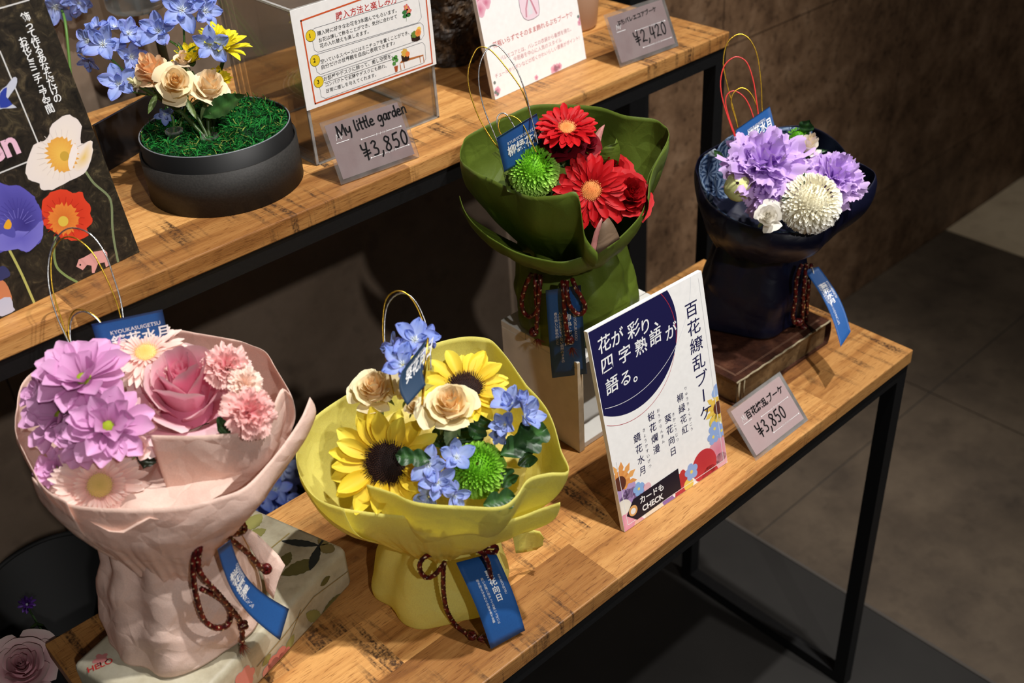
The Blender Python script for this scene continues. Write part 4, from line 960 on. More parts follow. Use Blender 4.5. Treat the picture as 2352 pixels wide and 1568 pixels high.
def sheet(parent, name, mat, rim, ctr, rw, zw, seed=1, closed=False, bulge=0.62, nu=22, nv=150, amp=0.004, freq=26, curl=0.0, solid=.0003, hang=0.0, k=1.45, drop=None):
    """a sheet of paper rising from a waist ring to a rim line given by (px, py, z) of its edge"""
    R = [at(px, py, z=z) for px, py, z in rim]
    if closed: R = R + [R[0]]
    R = resample(R, nv); rows = []
    for i in range(nu):
        s = i / (nu - 1); row = []
        for j, P in enumerate(R):
            d = V((P.x - ctr[0], P.y - ctr[1], 0)); rr = d.length; d = d / rr
            wob = 1 + .05 * math.sin(j * .35 + seed) + .02 * math.sin(j * 1.1 + seed * 2)
            h = math.sin(s * k) / math.sin(k); r_ = rw * wob + (rr - rw * wob) * h
            zb_ = zw
            if drop:
                da = math.atan2(d.y, d.x) - math.radians(drop[0]); da = (da + PI) % (2 * PI) - PI; zb_ = zw - drop[1] * math.exp(-(da / drop[2]) ** 2)
            z = zb_ + (P.z - zb_) * s - hang * math.sin(PI * s) 
            q = V((ctr[0], ctr[1], 0)) + d * r_; q.z = z
            f = math.sin(PI * min(1, s * .93)) ** .8 * (0.35 + 0.65 * min(1, s * 1.6)) + .25 * s
            cr = crumple(q, seed, amp, freq) * f; q = q + d * cr + UP * (cr * .35)
            row.append(q)
        rows.append(row)
    mb = MB(); mb.grid(rows); return mb.build(name, mat, parent, True, None, solid)
def skirt(parent, mat, c0, r0, z0, c1, r1, z1, seed=1, pleats=9, amp=.005, foot=None, bot=1.0, name='paper_skirt', square=0.0):
    """gathered lower part of the wrap standing on its foot, drawn in at the waist"""
    nu, nv = 60, 300; rows = []
    for i in range(nu):
        s = i / (nu - 1); row = []
        for j in range(nv):
            a = 2 * PI * j / nv; w_ = s ** 2.2
            rr = lerp(r0, r1, smooth(s) * .92 + .08 * s) * (1 + .035 * math.sin(PI * s) * 2)
            rr *= 1 + (.13 * w_ + .035 * (1 - s)) * math.sin(pleats * a + seed + 1.2 * math.sin(2 * a + seed)) * .9 + .04 * math.sin(5 * a + seed * 2) * (1 - s * .5)
            if square: rr *= 1 + square * (1 - s) * abs(math.cos(2 * (a + seed))) ** 3
            if i == 0: rr *= .93
            cx = lerp(c0[0], c1[0], s); cy = lerp(c0[1], c1[1], s); d = V((math.cos(a), math.sin(a), 0)); q = V((cx, cy, lerp(z0, z1, s))) + d * rr
            cr = crumple(q, seed + 4, amp, 38) * (1 if i > 0 else 0); row.append(q + d * cr)
        rows.append(row)
    mb = MB(); ids = mb.grid(rows, None, True); k = mb.add(V((c0[0], c0[1], z0)))
    for j in range(nv): mb.face(k, ids[0][(j + 1) % nv], ids[0][j])
    return mb.build(name, mat, parent, True)
CR1, CR2, CG = srgb(62, 10, 11), srgb(104, 18, 16), srgb(224, 196, 150)
def cord(parent, paths, knots=(), tassels=(), r=.0021, name='braided_cord'):
    mb = MB()
    for pts in paths:
        P = resample(pts, max(12, int(sum((V(pts[i + 1]) - V(pts[i])).length for i in range(len(pts) - 1)) / .0007)))
        def cf(i, j):
            k = (i // 2 + j) % 8
            if i % 7 < 2 and (j + (i // 7) * 3) % 5 == 0: return CG
            return CR1 if k < 4 else CR2
        mb.tube(P, r, 10, cf, radf=lambda i, j: 1 + .13 * math.sin(i * 1.0 + j * PI / 2.5 * 2))
    for p in knots:
        for t in range(3):
            ring = []; ax = V((random.uniform(-1, 1), random.uniform(-1, 1), random.uniform(-1, 1))).normalized(); u, v, w_ = frame(ax)
            for k in range(25): a = 2 * PI * k / 24; ring.append(V(p) + (u * math.cos(a) + v * math.sin(a)) * r * 1.35)
            mb.tube(ring, r * .95, 8, lambda i, j: CG if (i % 8 == 0 and j % 4 == 0) else (CR2 if (i + j) % 4 < 2 else CR1), cap=False)
    o = mb.build(name, M_CORD, parent)
    if tassels:
        for p, d in tassels:
            mb = MB()
            for k in range(46):
                q = V((random.uniform(-1, 1), random.uniform(-1, 1), random.uniform(-1, 1))) * .55; dd = (V(d) + q).normalized()
                spike(mb, V(p) + q * r * .8, dd, r * random.uniform(3, 5.2), r * .16, CR2, srgb(228, 210, 180) if k % 4 == 0 else srgb(150, 24, 26))
            mb.build('tassel', M_CORD, o)
    return o
def wire(parent, pts, mat, r=.0007, name='wire_loop', n=10):
    mb = MB(); mb.tube(spline(pts, n), r, 7, None, (1, 1, 1), radf=lambda i, j: 1 + .12 * math.sin(i * 2.1 + j)); return mb.build(name, mat, parent)
def surf_card(parent, name, A, B, C, D, bow=0.0, text=(), bend=None, th=.0005, mat=None, nn=16):
    """a small card with corners A (upper left) B (upper right) C (lower right) D (lower left); bow lifts its middle"""
    A, B, C, D = map(V, (A, B, C, D)); n0 = (B - A).cross(A - D).normalized()
    if n0.dot(to_cam((A + C) / 2)) < 0: n0 = -n0
    def S(u, v, lift=0.0):                      # u across 0..1, v down 0..1
        p = A.lerp(B, u).lerp(D.lerp(C, u), v)
        return p + n0 * (bow * math.sin(PI * v) + lift) + (bend * math.sin(PI * v) if bend is not None else V((0, 0, 0)))
    mb = MB(); f = [[S(i / 8, j / nn, 0) for i in range(9)] for j in range(nn + 1)]; g = [[S(i / 8, j / nn, -th) for i in range(9)] for j in range(nn + 1)]
    a = mb.grid(f); b_ = mb.grid(g)
    for j in range(nn):
        for k in (0, 8): mb.face(a[j][k], a[j + 1][k], b_[j + 1][k], b_[j][k])
    for i in range(8):
        for k in (0, nn): mb.face(a[k][i], a[k][i + 1], b_[k][i + 1], b_[k][i])
    o = mb.build(name, mat or M_BLUE, parent)
    if text:
        w_ = (B - A).length; h = (D - A).length; mb = MB(); mp = lambda u, v: S(u / w_, -v / h, .00035)
        for t in text: t(mb, mp, w_, h)
        mb.build('lettering', M_WHITEINK, o)
    return o
def paths(pts, f): return [[f(*p) for p in q] for q in pts]

# ------------------------------------------------------------------ things the bouquets stand on
# worn white wooden crate, open towards the front
M_CRATE = mat_plain('worn_white_paint', srgb(214, 212, 206), 0.7, 0, 0.25, 35, 0.10, 0.2)
M_CRATEIN = mat_plain('white_paint', srgb(222, 220, 214), 0.6, 0, 0.3, 60, 0.04)
M_RAWWOOD = mat_plain('bare_wood_edge', srgb(198, 182, 154), 0.7, 0, 0.25, 90, 0.2)
t = thing('wooden_crate', 'worn white wooden crate under the green bouquet, open front', 'crate', (-0.41, 0.155, 0))
cw = .0075; x0, x1, y0, y1, zt = -0.4105, -0.262, 0.1545, 0.272, 0.1205
for nm, lo, hi, mt in (('side_panel', (x0, y0, 0.0003), (x0 + cw, y1, zt - cw), M_CRATE), ('side_panel', (x1 - cw, y0, 0.0003), (x1, y1, zt - cw), M_CRATE), ('bottom_panel', (x0 + cw, y0 + .002, 0.0003), (x1 - cw, y1 - cw, cw), M_CRATEIN), ('back_panel', (x0 + cw, y1 - cw, 0.0003), (x1 - cw, y1, zt - cw), M_CRATEIN)):
    bevel_box(lo, hi, .0008).build(nm, mt, t, False)
for k in range(3):
    bevel_box((x0, y0 + k * .0395, zt - cw), (x1, y0 + k * .0395 + .0385, zt), .0006).build('top_slat', M_CRATE, t, False)
m = MB(); m.box((x0 - .0003, y0 - .0004, .001), (x0 + cw, y0 + .0001, zt - .001)); m.build('bare_edge', M_RAWWOOD, t, False)
# old brown book-shaped box
ang = math.radians(-1.0)
def book(name, label, cx, cy, w_, d_, h_, ang, covers, spine_mat, page_mat, spine_right=True):
    t = thing(name, label, 'book', (cx, cy, 0)); ca, sa = math.cos(ang), math.sin(ang)
    X = V((ca, sa, 0)); Y = V((-sa, ca, 0)); O = V((cx, cy, .0003))
    def bx(lo, hi):
        m = MB(); m.obox(O + X * lo[0] + Y * lo[1] + UP * lo[2], X * (hi[0] - lo[0]), Y * (hi[1] - lo[1]), UP * (hi[2] - lo[2])); return m
    e = .0028
    bx((0, 0, h_ - e), (w_, d_, h_)).build('cover', covers, t, False); bx((0, 0, 0), (w_, d_, e)).build('cover', covers, t, False)
    bx((.003, .003, e), (w_ - .003, d_ - .003, h_ - e)).build('page_block', page_mat, t, False)
    return t, O, X, Y
M_LEATHER = mat_stone('old_brown_leather', srgb(44, 24, 18), srgb(66, 38, 27), srgb(92, 58, 42), 40.0, None, 0.38, 0.5)
M_PAGES = mat_stone('aged_page_edge', srgb(70, 52, 32), srgb(104, 82, 52), srgb(140, 116, 80), 26.0, None, 0.7, 0.5)
M_WORN = mat_plain('worn_edge', srgb(150, 138, 112), 0.7, 0, 0.25, 120, 0.3)
t, O, X, Y = book('old_book', 'old brown leather book lying under the navy bouquet', -0.2330, 0.0835, 0.1735, 0.135, 0.0345, ang, M_LEATHER, M_LEATHER, M_PAGES)
m = MB()
for j in range(1):
    rows = []
    for i in range(13):
        q = i / 12; a = -PI / 2 + PI * q; rows.append([O + X * (.1735 + .006 * math.cos(a) * .9 - .0005) + Y * (.0 + .135 * s_) + UP * (.01725 + .0172 * math.sin(a)) for s_ in (0, .25, .5, .75, 1)])
    m.grid(rows)
m.build('spine', M_LEATHER, t)
m = MB()
P = [O + X * (.1735 * k / 30) + Y * (-.0002 + .0004 * math.sin(k * 1.7)) + UP * .0338 for k in range(31)]; m.tube(P, [.0011 * (.5 + .5 * abs(math.sin(k * 1.3 + 1))) + .0003 for k in range(31)], 6)
for q in (.012, .058): m.tube([O + X * (.002 + q * .2) + Y * -.0004 + UP * z for z in (.002, .016, .033)], .0013 if q < .03 else .0008, 6)
m.build('worn_edge', M_WORN, t)
m = MB(); c = srgb(120, 90, 72)
for q in (.009, .0105): m.grid([[O + X * a + Y * q + UP * .0347 for a in (.012, .165)], [O + X * a + Y * (q + .0006) + UP * .0347 for a in (.012, .165)]], [[c, c]] * 2); m.grid([[O + X * q + Y * a + UP * .0347 for a in (.009, .126)], [O + X * (q + .0006) + Y * a + UP * .0347 for a in (.009, .126)]], [[c, c]] * 2)
m.build('tooled_lines', M_PRINT, t)
# botanical keepsake box
M_BOTAN = mat_stone('aged_botanical_paper', srgb(150, 140, 116), srgb(182, 174, 150), srgb(198, 192, 172), 16.0, None, 0.5, 0.12)
ang = math.radians(16.6); O = V((-0.9079, 0.1122, 0.0003)); X = V((math.cos(ang), math.sin(ang), 0)); Y = V((-math.sin(ang), math.cos(ang), 0)); BW, BD, BH = .220, .123, .050
t = thing('keepsake_box', 'book-shaped cream box with butterfly and leaf prints under the pink bouquet', 'box', O)
bm_ = bevel_box((0, 0, 0), (BW, BD, BH), .006)
bm_.v = [O + X * p.x + Y * p.y + UP * p.z for p in bm_.v]; bm_.build('box_body', M_BOTAN, t, True)
m = MB()
def topp(a, e, l=.0004): return O + X * a + Y * e + UP * (BH + l)
def frp(a, e, l=.0004): return O + X * a + UP * e - Y * l
class TopB:
    w, h = BW, BD; n = UP
    def p(s, u, v, l=0): return topp(clamp(u, .004, BW - .004), clamp(v, .006, BD - .004), l)
class FrontB:
    w, h = BW, BH; n = -Y
    def p(s, u, v, l=0): return frp(clamp(u, .004, BW - .004), clamp(v, .0055, BH - .0055), l)
TB, FB = TopB(), FrontB()
def tpx(x, y): q = at(x, y, z=BH) - O; return q.dot(X), q.dot(Y)
def fpx(x, y): q = at(x, y, plane=(O, -Y)) - O; return q.dot(X), q.z
def printed_leaf(B_, u, v, a, Lg, W, c, l=.0004):
    pts = []
    for i in range(13): k = i / 12; pts.append((Lg * k, W * .5 * math.sin(PI * k) ** .8 * (1 + .07 * (-1) ** i)))
    pts += [(x, -y) for x, y in reversed(pts[1:-1])]
    P = [B_.p(u + x * math.cos(a) - y * math.sin(a), v + x * math.sin(a) + y * math.cos(a), l) for x, y in pts]
    m.fan(B_.p(u + Lg * .5 * math.cos(a), v + Lg * .5 * math.sin(a), l), P, tuple(c_ * 1.15 for c_ in c), c)
OL, OD = srgb(128, 124, 70), srgb(92, 88, 48)
for (x, y), (x2, y2), W, c in (((558, 1222), (602, 1180), .017, OL), ((565, 1236), (612, 1216), .013, OL), ((640, 1310), (668, 1268), .012, OD), ((645, 1322), (735, 1285), .017, OD), ((545, 1190), (556, 1160), .013, OL), ((618, 1330), (640, 1305), .009, OL)):
    a = tpx(x, y); e = tpx(x2, y2); printed_leaf(TB, a[0], a[1], math.atan2(e[1] - a[1], e[0] - a[0]), math.hypot(e[0] - a[0], e[1] - a[1]), W, c)
for q in ([(620, 1262), (664, 1226)], [(560, 1300), (640, 1322)]): line(m, lambda u, v: topp(u, v, .0005), [tpx(*p) for p in q], .0013, srgb(140, 122, 74))
BK, BT = srgb(38, 42, 40), srgb(120, 108, 66)
bu, bv = tpx(734, 1254)
for (x, y), W, c in (((646, 1243), .0085, BK), ((712, 1312), .009, BK), ((755, 1232), .0125, BT), ((770, 1268), .0125, BT)):
    e = tpx(x, y); printed_leaf(TB, bu, bv, math.atan2(e[1] - bv, e[0] - bu), math.hypot(e[0] - bu, e[1] - bv), W, c, .0007)
line(m, lambda u, v: topp(u, v, .0009), [tpx(728, 1262), tpx(741, 1244)], .0022, BK)
for (x, y), (x2, y2), W, c in (((735, 1420), (783, 1362), .013, OD), ((738, 1420), (702, 1408), .012, OL), ((730, 1428), (712, 1452), .011, OL), ((735, 1345), (758, 1322), .008, OD), ((602, 1530), (622, 1500), .008, OL), ((655, 1500), (675, 1455), .010, OL)):
    a = fpx(x, y); e = fpx(x2, y2); printed_leaf(FB, a[0], a[1], math.atan2(e[1] - a[1], e[0] - a[0]), math.hypot(e[0] - a[0], e[1] - a[1]), W, c)
for q in ([(800, 1310), (720, 1370), (650, 1460), (590, 1530)], [(690, 1400), (660, 1480)]): line(m, lambda u, v: frp(u, v, .0005), [fpx(*p) for p in q], .0012, srgb(140, 120, 76))
for (x, y, r, c) in ((640, 1525, .016, srgb(190, 110, 98)), (625, 1545, .014, srgb(206, 136, 122)), (655, 1510, .010, srgb(184, 104, 92)), (560, 1560, .012, srgb(196, 120, 108))): blob(FB, m, *fpx(x, y), r, c, .0006, 24, 6, .12)
m.build('botanical_print', M_PRINT, t, False)
m = MB()
put_text(m, lambda u, v: topp(u, v, .0005), 'HELO', *tpx(203, 1546), .0085, .02, 0, 1, math.radians(-30))
m.build('lettering', M_REDINK, t, False)
m = MB(); blob(TB, m, *tpx(232, 1515), .0055, srgb(190, 120, 118), .0005, 24, 5, .3); m.build('small_stamp', M_PRINT, t, False)

# ------------------------------------------------------------------ bouquets
def F(x, y, z, rpx, cam_w=1.0, up_w=0.3, right_w=0.0):
    P = at(x, y, z=z); return P, facing(P, cam_w, up_w, right_w), rpx * depth(P) / CAM_F
def fl(x, y, z, rpx, *a):
    P, n, R = F(x, y, z, rpx, *a); return P, n, R
def pts3(f, L_): return [f(*p) for p in L_]
TAGT = lambda s, u, v, sz, **k: (lambda mb, mp, w_, h: put_text(mb, mp, s, w_ * u, -h * v, sz, **k))

# ===== yellow bouquet
bc = (-0.632, 0.120); wc = (-0.628, 0.120)
T = thing('bouquet', 'yellow paper bouquet of sunflowers and green chrysanthemum on lower table', 'bouquet', (bc[0], bc[1], 0), 'paper wrapped bouquets on the lower table')
MY = mat_paper('yellow_paper', srgb(255, 246, 142), 0.46, 0.5, 0.55)
skirt(T, MY, bc, .0630, .0006, wc, .043, .080, 1, 7, .0045)
sheet(T, 'paper_collar', MY, [(842, 1112, .188), (900, 1132, .187), (960, 1153, .186), (1080, 1162, .183), (1150, 1163, .181), (1185, 1140, .182), (1215, 1100, .184), (1262, 1086, .183), (1308, 1080, .181), (1290, 1030, .19), (1270, 970, .2), (1240, 915, .205), (1180, 845, .21), (1135, 785, .216), (1100, 774, .218), (1050, 778, .217), (980, 800, .214), (900, 850, .208), (800, 905, .2), (720, 960, .196), (690, 1010, .193), (680, 1060, .19), (690, 1102, .186), (725, 1142, .182), (790, 1168, .178)], wc, .038, .078, 3, False, .62, 26, 190, .004, 24, k=1.58, drop=(-128, .012, .7), solid=.0004)
sheet(T, 'outer_paper', MY, [(690, 1095, .184), (715, 1140, .176), (770, 1164, .170), (850, 1176, .164), (980, 1190, .158), (1100, 1207, .152), (1190, 1188, .150), (1245, 1168, .153), (1288, 1153, .158)], wc, .042, .076, 5, False, .55, 24, 160, .0035, 24, k=1.6, drop=(-128, .014, .7), solid=.0004)
# paper tail sticking out behind the knot
A = at(1180, 1255, z=.055); m = MB()
pl = [[at(1175, 1225, z=.066), at(1185, 1270, z=.044)], [at(1215, 1215, z=.062), at(1205, 1268, z=.030)], [at(1240, 1220, z=.058), at(1232, 1262, z=.028)], [at(1251, 1238, z=.050), at(1247, 1252, z=.036)]]
m.grid([resample([p[0], (p[0] + p[1]) / 2 + UP * .004, p[1]], 7) for p in pl]); m.build('paper_tail', MY, T, True, None, .0004)
# crinkled filler between the flowers
def filler(T, mat, c, z, r, seed, amp=.012, name='tissue_filler'):
    m = MB(); rows = []
    for i in range(16):
        t_ = i / 15; row = []
        for j in range(48):
            a = 2 * PI * j / 48; q = V((c[0] + math.cos(a) * r * t_, c[1] + math.sin(a) * r * t_, z)); q.z += crumple(q, seed, amp, 40) * 2 - .012 * (1 - t_); row.append(q)
        rows.append(row)
    m.grid(rows, None, True); return m.build(name, mat, T)
filler(T, mat_paper('cream_tissue', srgb(244, 226, 130), .35, .5, .9), (-.615, .118), .155, .083, 3, .016)
sunflower(T, *fl(888, 1062, .188, 137, 1.0, .0, -.12), seed=2)
sunflower(T, *fl(1068, 893, .228, 112, .50, .95, .10), seed=9)
IN, OU = srgb(254, 222, 168), srgb(253, 238, 188)
rose(T, *fl(862, 898, .232, 60, .55, .9, -.1), IN, OU, srgb(253, 242, 206), 'spray_rose', 3, 18, 1.0, .02, 1.1)
rose(T, *fl(1035, 935, .232, 66, .50, .9, .05), IN, OU, srgb(253, 242, 206), 'spray_rose', 8, 18, 1.05, .02, 1.1)
rose(T, *fl(938, 905, .226, 36, .6, .9, 0), IN, OU, None, 'spray_rose', 12, 12, .8)
rose(T, *fl(950, 938, .222, 26, .6, .9, 0), srgb(246, 214, 150), srgb(250, 234, 196), None, 'spray_rose', 15, 10, .8)
for k, (x, y, z, r, c_, u_, rr, cl) in enumerate(((952, 782, .282, 48, .8, .5, .1, .05), (925, 838, .272, 46, .9, .3, -.3, .1), (908, 800, .276, 34, .5, .3, -.9, .2), (975, 775, .278, 34, .3, .6, .8, .3),
        (1172, 930, .226, 46, .5, .9, -.3, .5), (1206, 958, .220, 46, .5, .5, .8, .45), (1160, 975, .214, 36, .8, .1, -.2, .4), (1198, 925, .228, 30, .2, 1, .3, .7), (1148, 998, .204, 26, .9, -.2, -.2, .3),
        (985, 1068, .196, 44, 1, .3, -.3, .0), (1048, 1052, .198, 40, .9, .6, .3, .1), (1006, 1108, .186, 42, 1, .15, 0, .0), (1042, 1138, .176, 34, .8, -.1, .5, .2), (985, 1140, .174, 34, .9, -.3, -.3, .1))):
    floret(T, *fl(x, y, z, r, c_, u_, rr), seed=k + 1, pale=(.55 if 4 <= k <= 8 else .3 if k < 4 else .45), closed=cl)
pompon(T, *fl(1098, 1078, .180, 64, .95, .45, 0), srgb(106, 176, 30), srgb(168, 212, 84), seed=5, eye=srgb(96, 90, 24))
def lf(T, x, y, z, x2, y2, z2, W, lob=3, seed=1, **k):
    P = at(x, y, z=z); Q = at(x2, y2, z=z2); d = (Q - P); Lg = d.length; d = d.normalized(); n = to_cam(P); n = (n - d * n.dot(d)).normalized()
    return leaf(T, P, d, n, Lg * 1.05, W, lobes=lob, seed=seed, **k)
lf(T, 1150, 1045, .195, 1252, 985, .195, .030, 3, 1); lf(T, 1085, 1005, .2, 1118, 955, .215, .022, 2, 2); lf(T, 1110, 1160, .18, 1180, 1140, .178, .020, 2, 3)
lf(T, 990, 1055, .20, 912, 1045, .205, .018, 2, 4); lf(T, 1150, 1075, .185, 1175, 1110, .17, .02, 2, 5); lf(T, 1040, 1005, .2, 1000, 985, .2, .02, 2, 9)
lf(T, 1038, 965, .222, 1032, 1032, .20, .011, 0, 6, c1=srgb(110, 134, 88), c2=srgb(140, 160, 116))
lf(T, 1010, 1050, .19, 1000, 1000, .19, .03, 2, 7); lf(T, 1080, 1030, .18, 1075, 985, .19, .03, 2, 8); lf(T, 1200, 1020, .19, 1215, 1070, .175, .02, 2, 11)
DC = depth(at(945, 790, z=.282)) - .030
surf_card(T, 'name_card', at(923, 853, d=DC), at(984, 772, d=DC + .012), at(978, 884, d=DC + .012), at(936, 931, d=DC), .0, [TAGT('KIKAKOUJITSU', .28, .30, .0042, xs=.9), TAGT('葵花向日', .26, .56, .0105, bold=.02)], CAM_R[0] * -.004, mat=mat_plain('dusk_blue_card', srgb(44, 66, 92), .5, 0, .35))
dpole = MB(); dpole.tube([at(983, 775, d=DC + .016), at(972, 890, d=DC + .016), at(966, 985, z=.19) + CAM_R[2] * .004], .0011, 8); dpole.build('card_stick', M_GOLD, T)
for mt, L_ in ((M_GOLD, [(905, 905), (884, 810), (879, 745), (886, 690), (908, 669), (936, 676), (962, 715), (980, 775), (985, 850)]), (M_SILVER, [(906, 905), (887, 815), (883, 750), (890, 702), (912, 676), (940, 678), (966, 712), (986, 775), (990, 850)])):
    D = depth(at(930, 860, z=.25)) + (.002 if mt is M_SILVER else 0); wire(T, [at(x, y, d=D) for x, y in L_], mt, .0006)
cy = lambda x, y, k=0: on_cyl(x, y, bc[0], bc[1], .0655 + k)
surf_card(T, 'hang_tag', cy(1048, 1292, .006), cy(1138, 1268, .006), at(1206, 1447, z=.006), at(1128, 1490, z=.004), .004, [TAGT('葵花向日', .62, .16, .0082, bold=.02, vert=True), TAGT('熱い太陽に向かって元気いっぱいに', .40, .22, .0031, vert=True, pitch=1.02), TAGT('咲き誇るひまわりの姿を表す言葉', .28, .22, .0031, vert=True, pitch=1.02), TAGT('KIKAKOUJITSU', .80, .24, .0033, rot=-PI / 2)], nn=12)
cord(T, [pts3(cy, [(1022, 1292, .004), (1012, 1304, .004), (998, 1320, .004), (980, 1326, .004), (967, 1314, .004), (964, 1296, .004), (974, 1280, .002), (992, 1272, -.004)]),
         pts3(cy, [(1020, 1290, .003), (1018, 1320, .004), (1019, 1360, .004), (1026, 1400, .004)]) + [at(1044, 1432, z=.006), at(1066, 1450, z=.003), at(1082, 1458, z=.003)],
         [cy(1095, 1262, .010), cy(1110, 1272, .013), cy(1120, 1290, .014), cy(1126, 1315, .014), cy(1128, 1335, .0145)], [cy(1095, 1262, .008), cy(1122, 1254, .012), cy(1140, 1256, .014), cy(1136, 1268, .013), cy(1112, 1266, .010)]],
     [at(1084, 1459, z=.0045), cy(1130, 1342, .0145)], [(at(1100, 1466, z=.004), (.6, -.4, -.05)), (cy(1136, 1354, .015), (.35, -.3, -1))])

# ===== pink bouquet, standing on the keepsake box
bc = (-0.846, 0.2060); wc = (-0.834, 0.212); zb = BH + .0012
T = thing('bouquet', 'pale pink paper bouquet with a large pink rose, in front at left', 'bouquet', (bc[0], bc[1], zb), 'paper wrapped bouquets on the lower table')
MP = mat_paper('pale_pink_paper', srgb(250, 219, 204), 0.26, 0.5, 1.1)
skirt(T, MP, bc, .0640, zb, wc, .050, .165, 6, 8, .0052)
sheet(T, 'paper_collar', MP, [(344, 999, .270), (440, 1001, .268), (520, 996, .266), (560, 992, .265), (599, 976, .262), (625, 938, .264), (647, 892, .266), (666, 906, .262), (640, 850, .270), (618, 812, .274), (582, 795, .275), (540, 780, .277), (460, 768, .280), (400, 760, .283), (375, 772, .282), (250, 800, .280), (150, 830, .275), (95, 850, .272), (68, 866, .268), (45, 902, .264), (34, 955, .260), (42, 1010, .256), (62, 1062, .252), (100, 1122, .247), (150, 1152, .244)], wc, .048, .164, 2, False, .62, 26, 190, .006, 26, k=1.78, drop=(-112, .034, .75), solid=.0004)
sheet(T, 'outer_paper', MP, [(75, 1095, .247), (120, 1140, .241), (190, 1164, .238), (350, 1167, .234), (440, 1158, .231), (500, 1142, .230), (560, 1118, .229), (620, 1060, .232), (660, 1005, .238), (690, 955, .246), (707, 914, .252)], wc, .051, .162, 7, False, .52, 24, 170, .006, 26, k=1.78, drop=(-112, .036, .75), solid=.0004)
filler(T, MP, (-.825, .215), .222, .085, 5, .010)
m = MB(); rows = [[at(530, 1190, z=.155), at(570, 1250, z=.125)], [at(590, 1225, z=.128), at(600, 1300, z=.098)], [at(640, 1275, z=.112), at(612, 1355, z=.085)], [at(655, 1298, z=.105), at(628, 1375, z=.080)]]
m.grid([resample([p[0], (p[0] + p[1]) / 2 + UP * .003, p[1]], 8) for p in rows]); m.build('paper_tail', MP, T, True, None, .0004)
LB_, LT_ = srgb(196, 124, 178), srgb(230, 178, 220); GE = srgb(142, 160, 36)
for k, (x, y, z, r, a, b_, c_) in enumerate(((192, 872, .298, 112, .55, .85, -.1), (248, 980, .276, 100, .9, .45, .1), (140, 955, .272, 92, .7, .3, -.5), (295, 818, .290, 58, .4, .7, .5), (128, 1075, .240, 50, .8, .1, -.5), (200, 1010, .262, 74, .9, .2, -.2), (95, 910, .280, 60, .5, .4, -.8))):
    daisy(T, *fl(x, y, z, r * 1.1, a, b_, c_), LB_, LT_, GE, seed=20 + k, n1=12, wide=.46)
PG = (srgb(244, 170, 160), srgb(252, 226, 214), srgb(253, 236, 226))
gerbera(T, *fl(229, 1114, .229, 112, 1.0, -.05, 0), PG, 31, 42, .10, (srgb(196, 174, 96), srgb(226, 196, 120), srgb(240, 206, 176)), .68)
gerbera(T, *fl(335, 812, .294, 98, .45, .95, .1), PG, 32, 34, .20, (srgb(206, 176, 90), srgb(230, 196, 120), srgb(244, 210, 180)), .68)
rose(T, *fl(428, 925, .256, 152, .45, 1.0, .10), srgb(242, 146, 178), srgb(252, 220, 226), srgb(248, 234, 228), 'rose', 41, 19, .98, .010, 1.30, .30)
CI, CO = srgb(246, 158, 172), srgb(250, 214, 206)
frilly(T, *fl(520, 838, .288, 62, .5, .9, .2), CI, CO, 'carnation', 51, 30, .12); frilly(T, *fl(575, 945, .276, 66, .8, .55, .4), CI, srgb(248, 204, 196), 'carnation', 52, 30, .12)
frilly(T, *fl(562, 880, .280, 48, .6, .7, .4), srgb(250, 216, 196), srgb(252, 232, 220), 'carnation', 53, 22, .10); frilly(T, *fl(330, 960, .262, 40, .9, .5, 0), srgb(238, 170, 170), CO, 'carnation', 54, 18, .1)
rose(T, *fl(318, 1030, .258, 34, .9, .4, .2), srgb(244, 190, 180), CO, None, 'spray_rose', 55, 12, .8)
lf(T, 500, 990, .262, 525, 978, .262, .02, 0, 3); lf(T, 340, 1045, .24, 330, 1075, .24, .015, 0, 4, c1=srgb(24, 34, 20), c2=srgb(30, 44, 24))
surf_card(T, 'name_card', at(210, 745, z=.322), at(373, 711, z=.322), at(392, 800, z=.288), at(238, 838, z=.288), .0, [TAGT('KYOUKASUIGETSU', .22, .34, .0046, xs=1.0), TAGT('鏡花水月', .20, .66, .0118, bold=.02)])
D0 = depth(at(200, 790, z=.31)) + .015
for mt, L_, k in ((M_SILVER, [(165, 800), (132, 730), (113, 660), (112, 600), (128, 550), (160, 524), (205, 536), (240, 580), (262, 640), (277, 690), (284, 735)], 0), (M_GOLD, [(162, 800), (140, 730), (122, 670), (117, 610), (124, 570), (146, 546), (175, 548), (212, 580), (245, 640), (268, 695), (279, 735)], .003),
                  (M_SILVER, [(167, 800), (161, 770), (164, 735), (176, 720), (196, 716), (220, 730), (238, 755), (254, 800)], .001), (M_GOLD, [(165, 800), (158, 768), (159, 735), (170, 715), (184, 711), (210, 720), (234, 745), (256, 800)], .004)):
    wire(T, [at(x, y, d=D0 + k) for x, y in L_], mt, .00062)
cy = lambda x, y, k=0: on_cyl(x, y, bc[0], bc[1], .066 + k)
surf_card(T, 'hang_tag', cy(500, 1262, .020), cy(530, 1240, .022), cy(664, 1398, .036), cy(643, 1470, .036), 0, [TAGT('桜花爛漫', .50, .26, .0078, bold=.02, vert=True), TAGT('美しい桜の花がみだれ咲いている', .34, .28, .003, vert=True, pitch=1.0), TAGT('ようす', .22, .28, .003, vert=True), TAGT('OUKARANMAN', .78, .24, .003, rot=-PI / 2)], CAM_R[0] * -.010 - UP * .006, nn=18)
